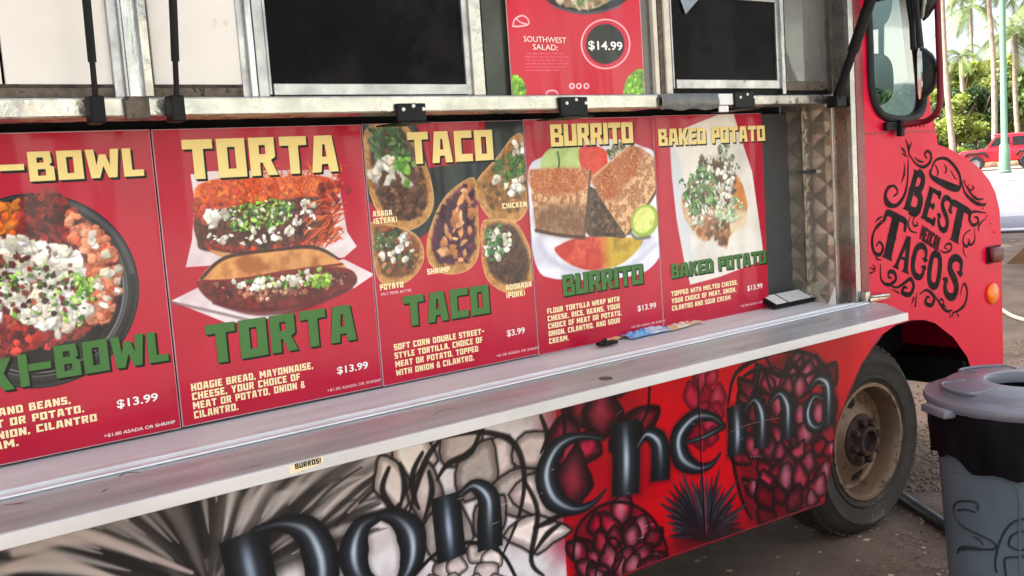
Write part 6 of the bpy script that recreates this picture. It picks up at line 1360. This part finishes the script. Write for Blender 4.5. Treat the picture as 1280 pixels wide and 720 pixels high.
jbuild(MB().box(1.88, 4.14, -.71, .71, 1.745, 1.84, .03), 'roof', jp)
gl = MB()
for s in (-1, 1):
    for q in ([(1.66, 1.22), (1.98, 1.68), (2.58, 1.68), (2.58, 1.22)], [(2.70, 1.22), (2.70, 1.68), (3.36, 1.68), (3.36, 1.22)], [(3.48, 1.22), (3.48, 1.68), (4.02, 1.68), (4.06, 1.22)]): gl.prism(q, 'y', s*.705, s*.720)
gl.add([(1.555, -.6, 1.22), (1.555, .6, 1.22), (1.885, .6, 1.70), (1.885, -.6, 1.70)], [(0, 1, 2, 3)]); jbuild(gl, 'side_windows', jg)
dn = MB()
for x in (1.60, 2.64, 3.42):
    for s in (-1, 1): dn.box(x, x+.012, s*.78-.006, s*.78+.006, .56, 1.16)
jbuild(dn, 'door_seams', jk)
for x in (1.0, 3.42):
    f = MB()
    for s in (-1, 1):
        f.prism([(x-.62, .72), (x-.45, .98), (x+.45, 1.0), (x+.62, .70), (x+.50, .68), (x+.36, .88), (x-.36, .88), (x-.50, .70)], 'y', s*.70, s*.92, .02)
    jbuild(f, 'fender', jk)
    for s in (-1, 1):
        wt = MB().lathe([(.22, -.1), (.36, -.11), (.40, -.08), (.40, .08), (.36, .11), (.22, .1)], (x, s*.80, .40), 'y', 28, True); wh_ = jbuild(wt, 'wheel', jk)
        rm = MB().lathe([(0, s*.06), (.09, s*.06), (.09, s*.03), (.20, s*.05), (.23, s*.10)], (x, s*.80, .40), 'y', 20)
        for k in range(5): rm.box(.06, .21, -.03, .03, -.02, .02, .005, mtx=Matrix.Translation((x, s*(.80+.055), .40)) @ Matrix.Rotation(R(72*k), 4, 'Y') @ Matrix.Rotation(R(90), 4, 'X'))
        o = jbuild(rm, 'rim', M('car_rim', (.35, .35, .36), .35, .9)); o.parent = wh_; o.location = (0, 0, 0)
jbuild(MB().box(.0, .24, -.80, .80, .52, .72, .03), 'bumper', jk)
sw = MB().lathe([(0, -.1), (.36, -.1), (.39, -.06), (.39, .08), (.36, .1), (0, .1)], (4.36, 0, 1.0), 'x', 24); jbuild(sw, 'spare_wheel', jk)
for s in (-1, 1): jbuild(MB().lathe([(0, -.03), (.09, -.02), (.1, .01)], (.26, s*.52, .88), 'x', 16), 'headlight', M('lamp_lens', (.8, .8, .78), .15))

# ------------------------------------------------------------------ pale building across the lot (seen in the cab glass)
bl = thing('pale_building', 'pale grey green building across the lot, mirrored in the cab window', 'building', (17, -12, 0))
MB().box(4, 34, -18, -11, -.1, 5.2, .02).build('wall', M('pale_render', C(196, 206, 196), .7, var=.06, vs=.6), bl)
MB().box(3.6, 34.4, -18.4, -10.6, 5.2, 5.5, .03).build('roof', M('roof_sheet', C(150, 156, 150), .5, var=.1), bl)
ws = MB()
for x in (6, 10.5, 21, 26): ws.box(x, x+2.4, -11.0, -10.96, 1.1, 3.2, .01)
ws.build('window', M('shutter_glass', C(90, 110, 112), .2), bl)
MB().box(13.2, 19.8, -11.0, -10.93, 2.2, 3.2, .01).build('sign_board', M('pale_sign', C(206, 216, 206), .5), bl)
sg_ = MB()
for i, x in enumerate(np.linspace(15.2, 17.6, 4)): sg_.box(x, x+.5, -10.93, -10.90, 2.45, 2.95, .01)
sg_.build('sign_lettering', M('sign_red', C(226, 70, 70), .5), bl)
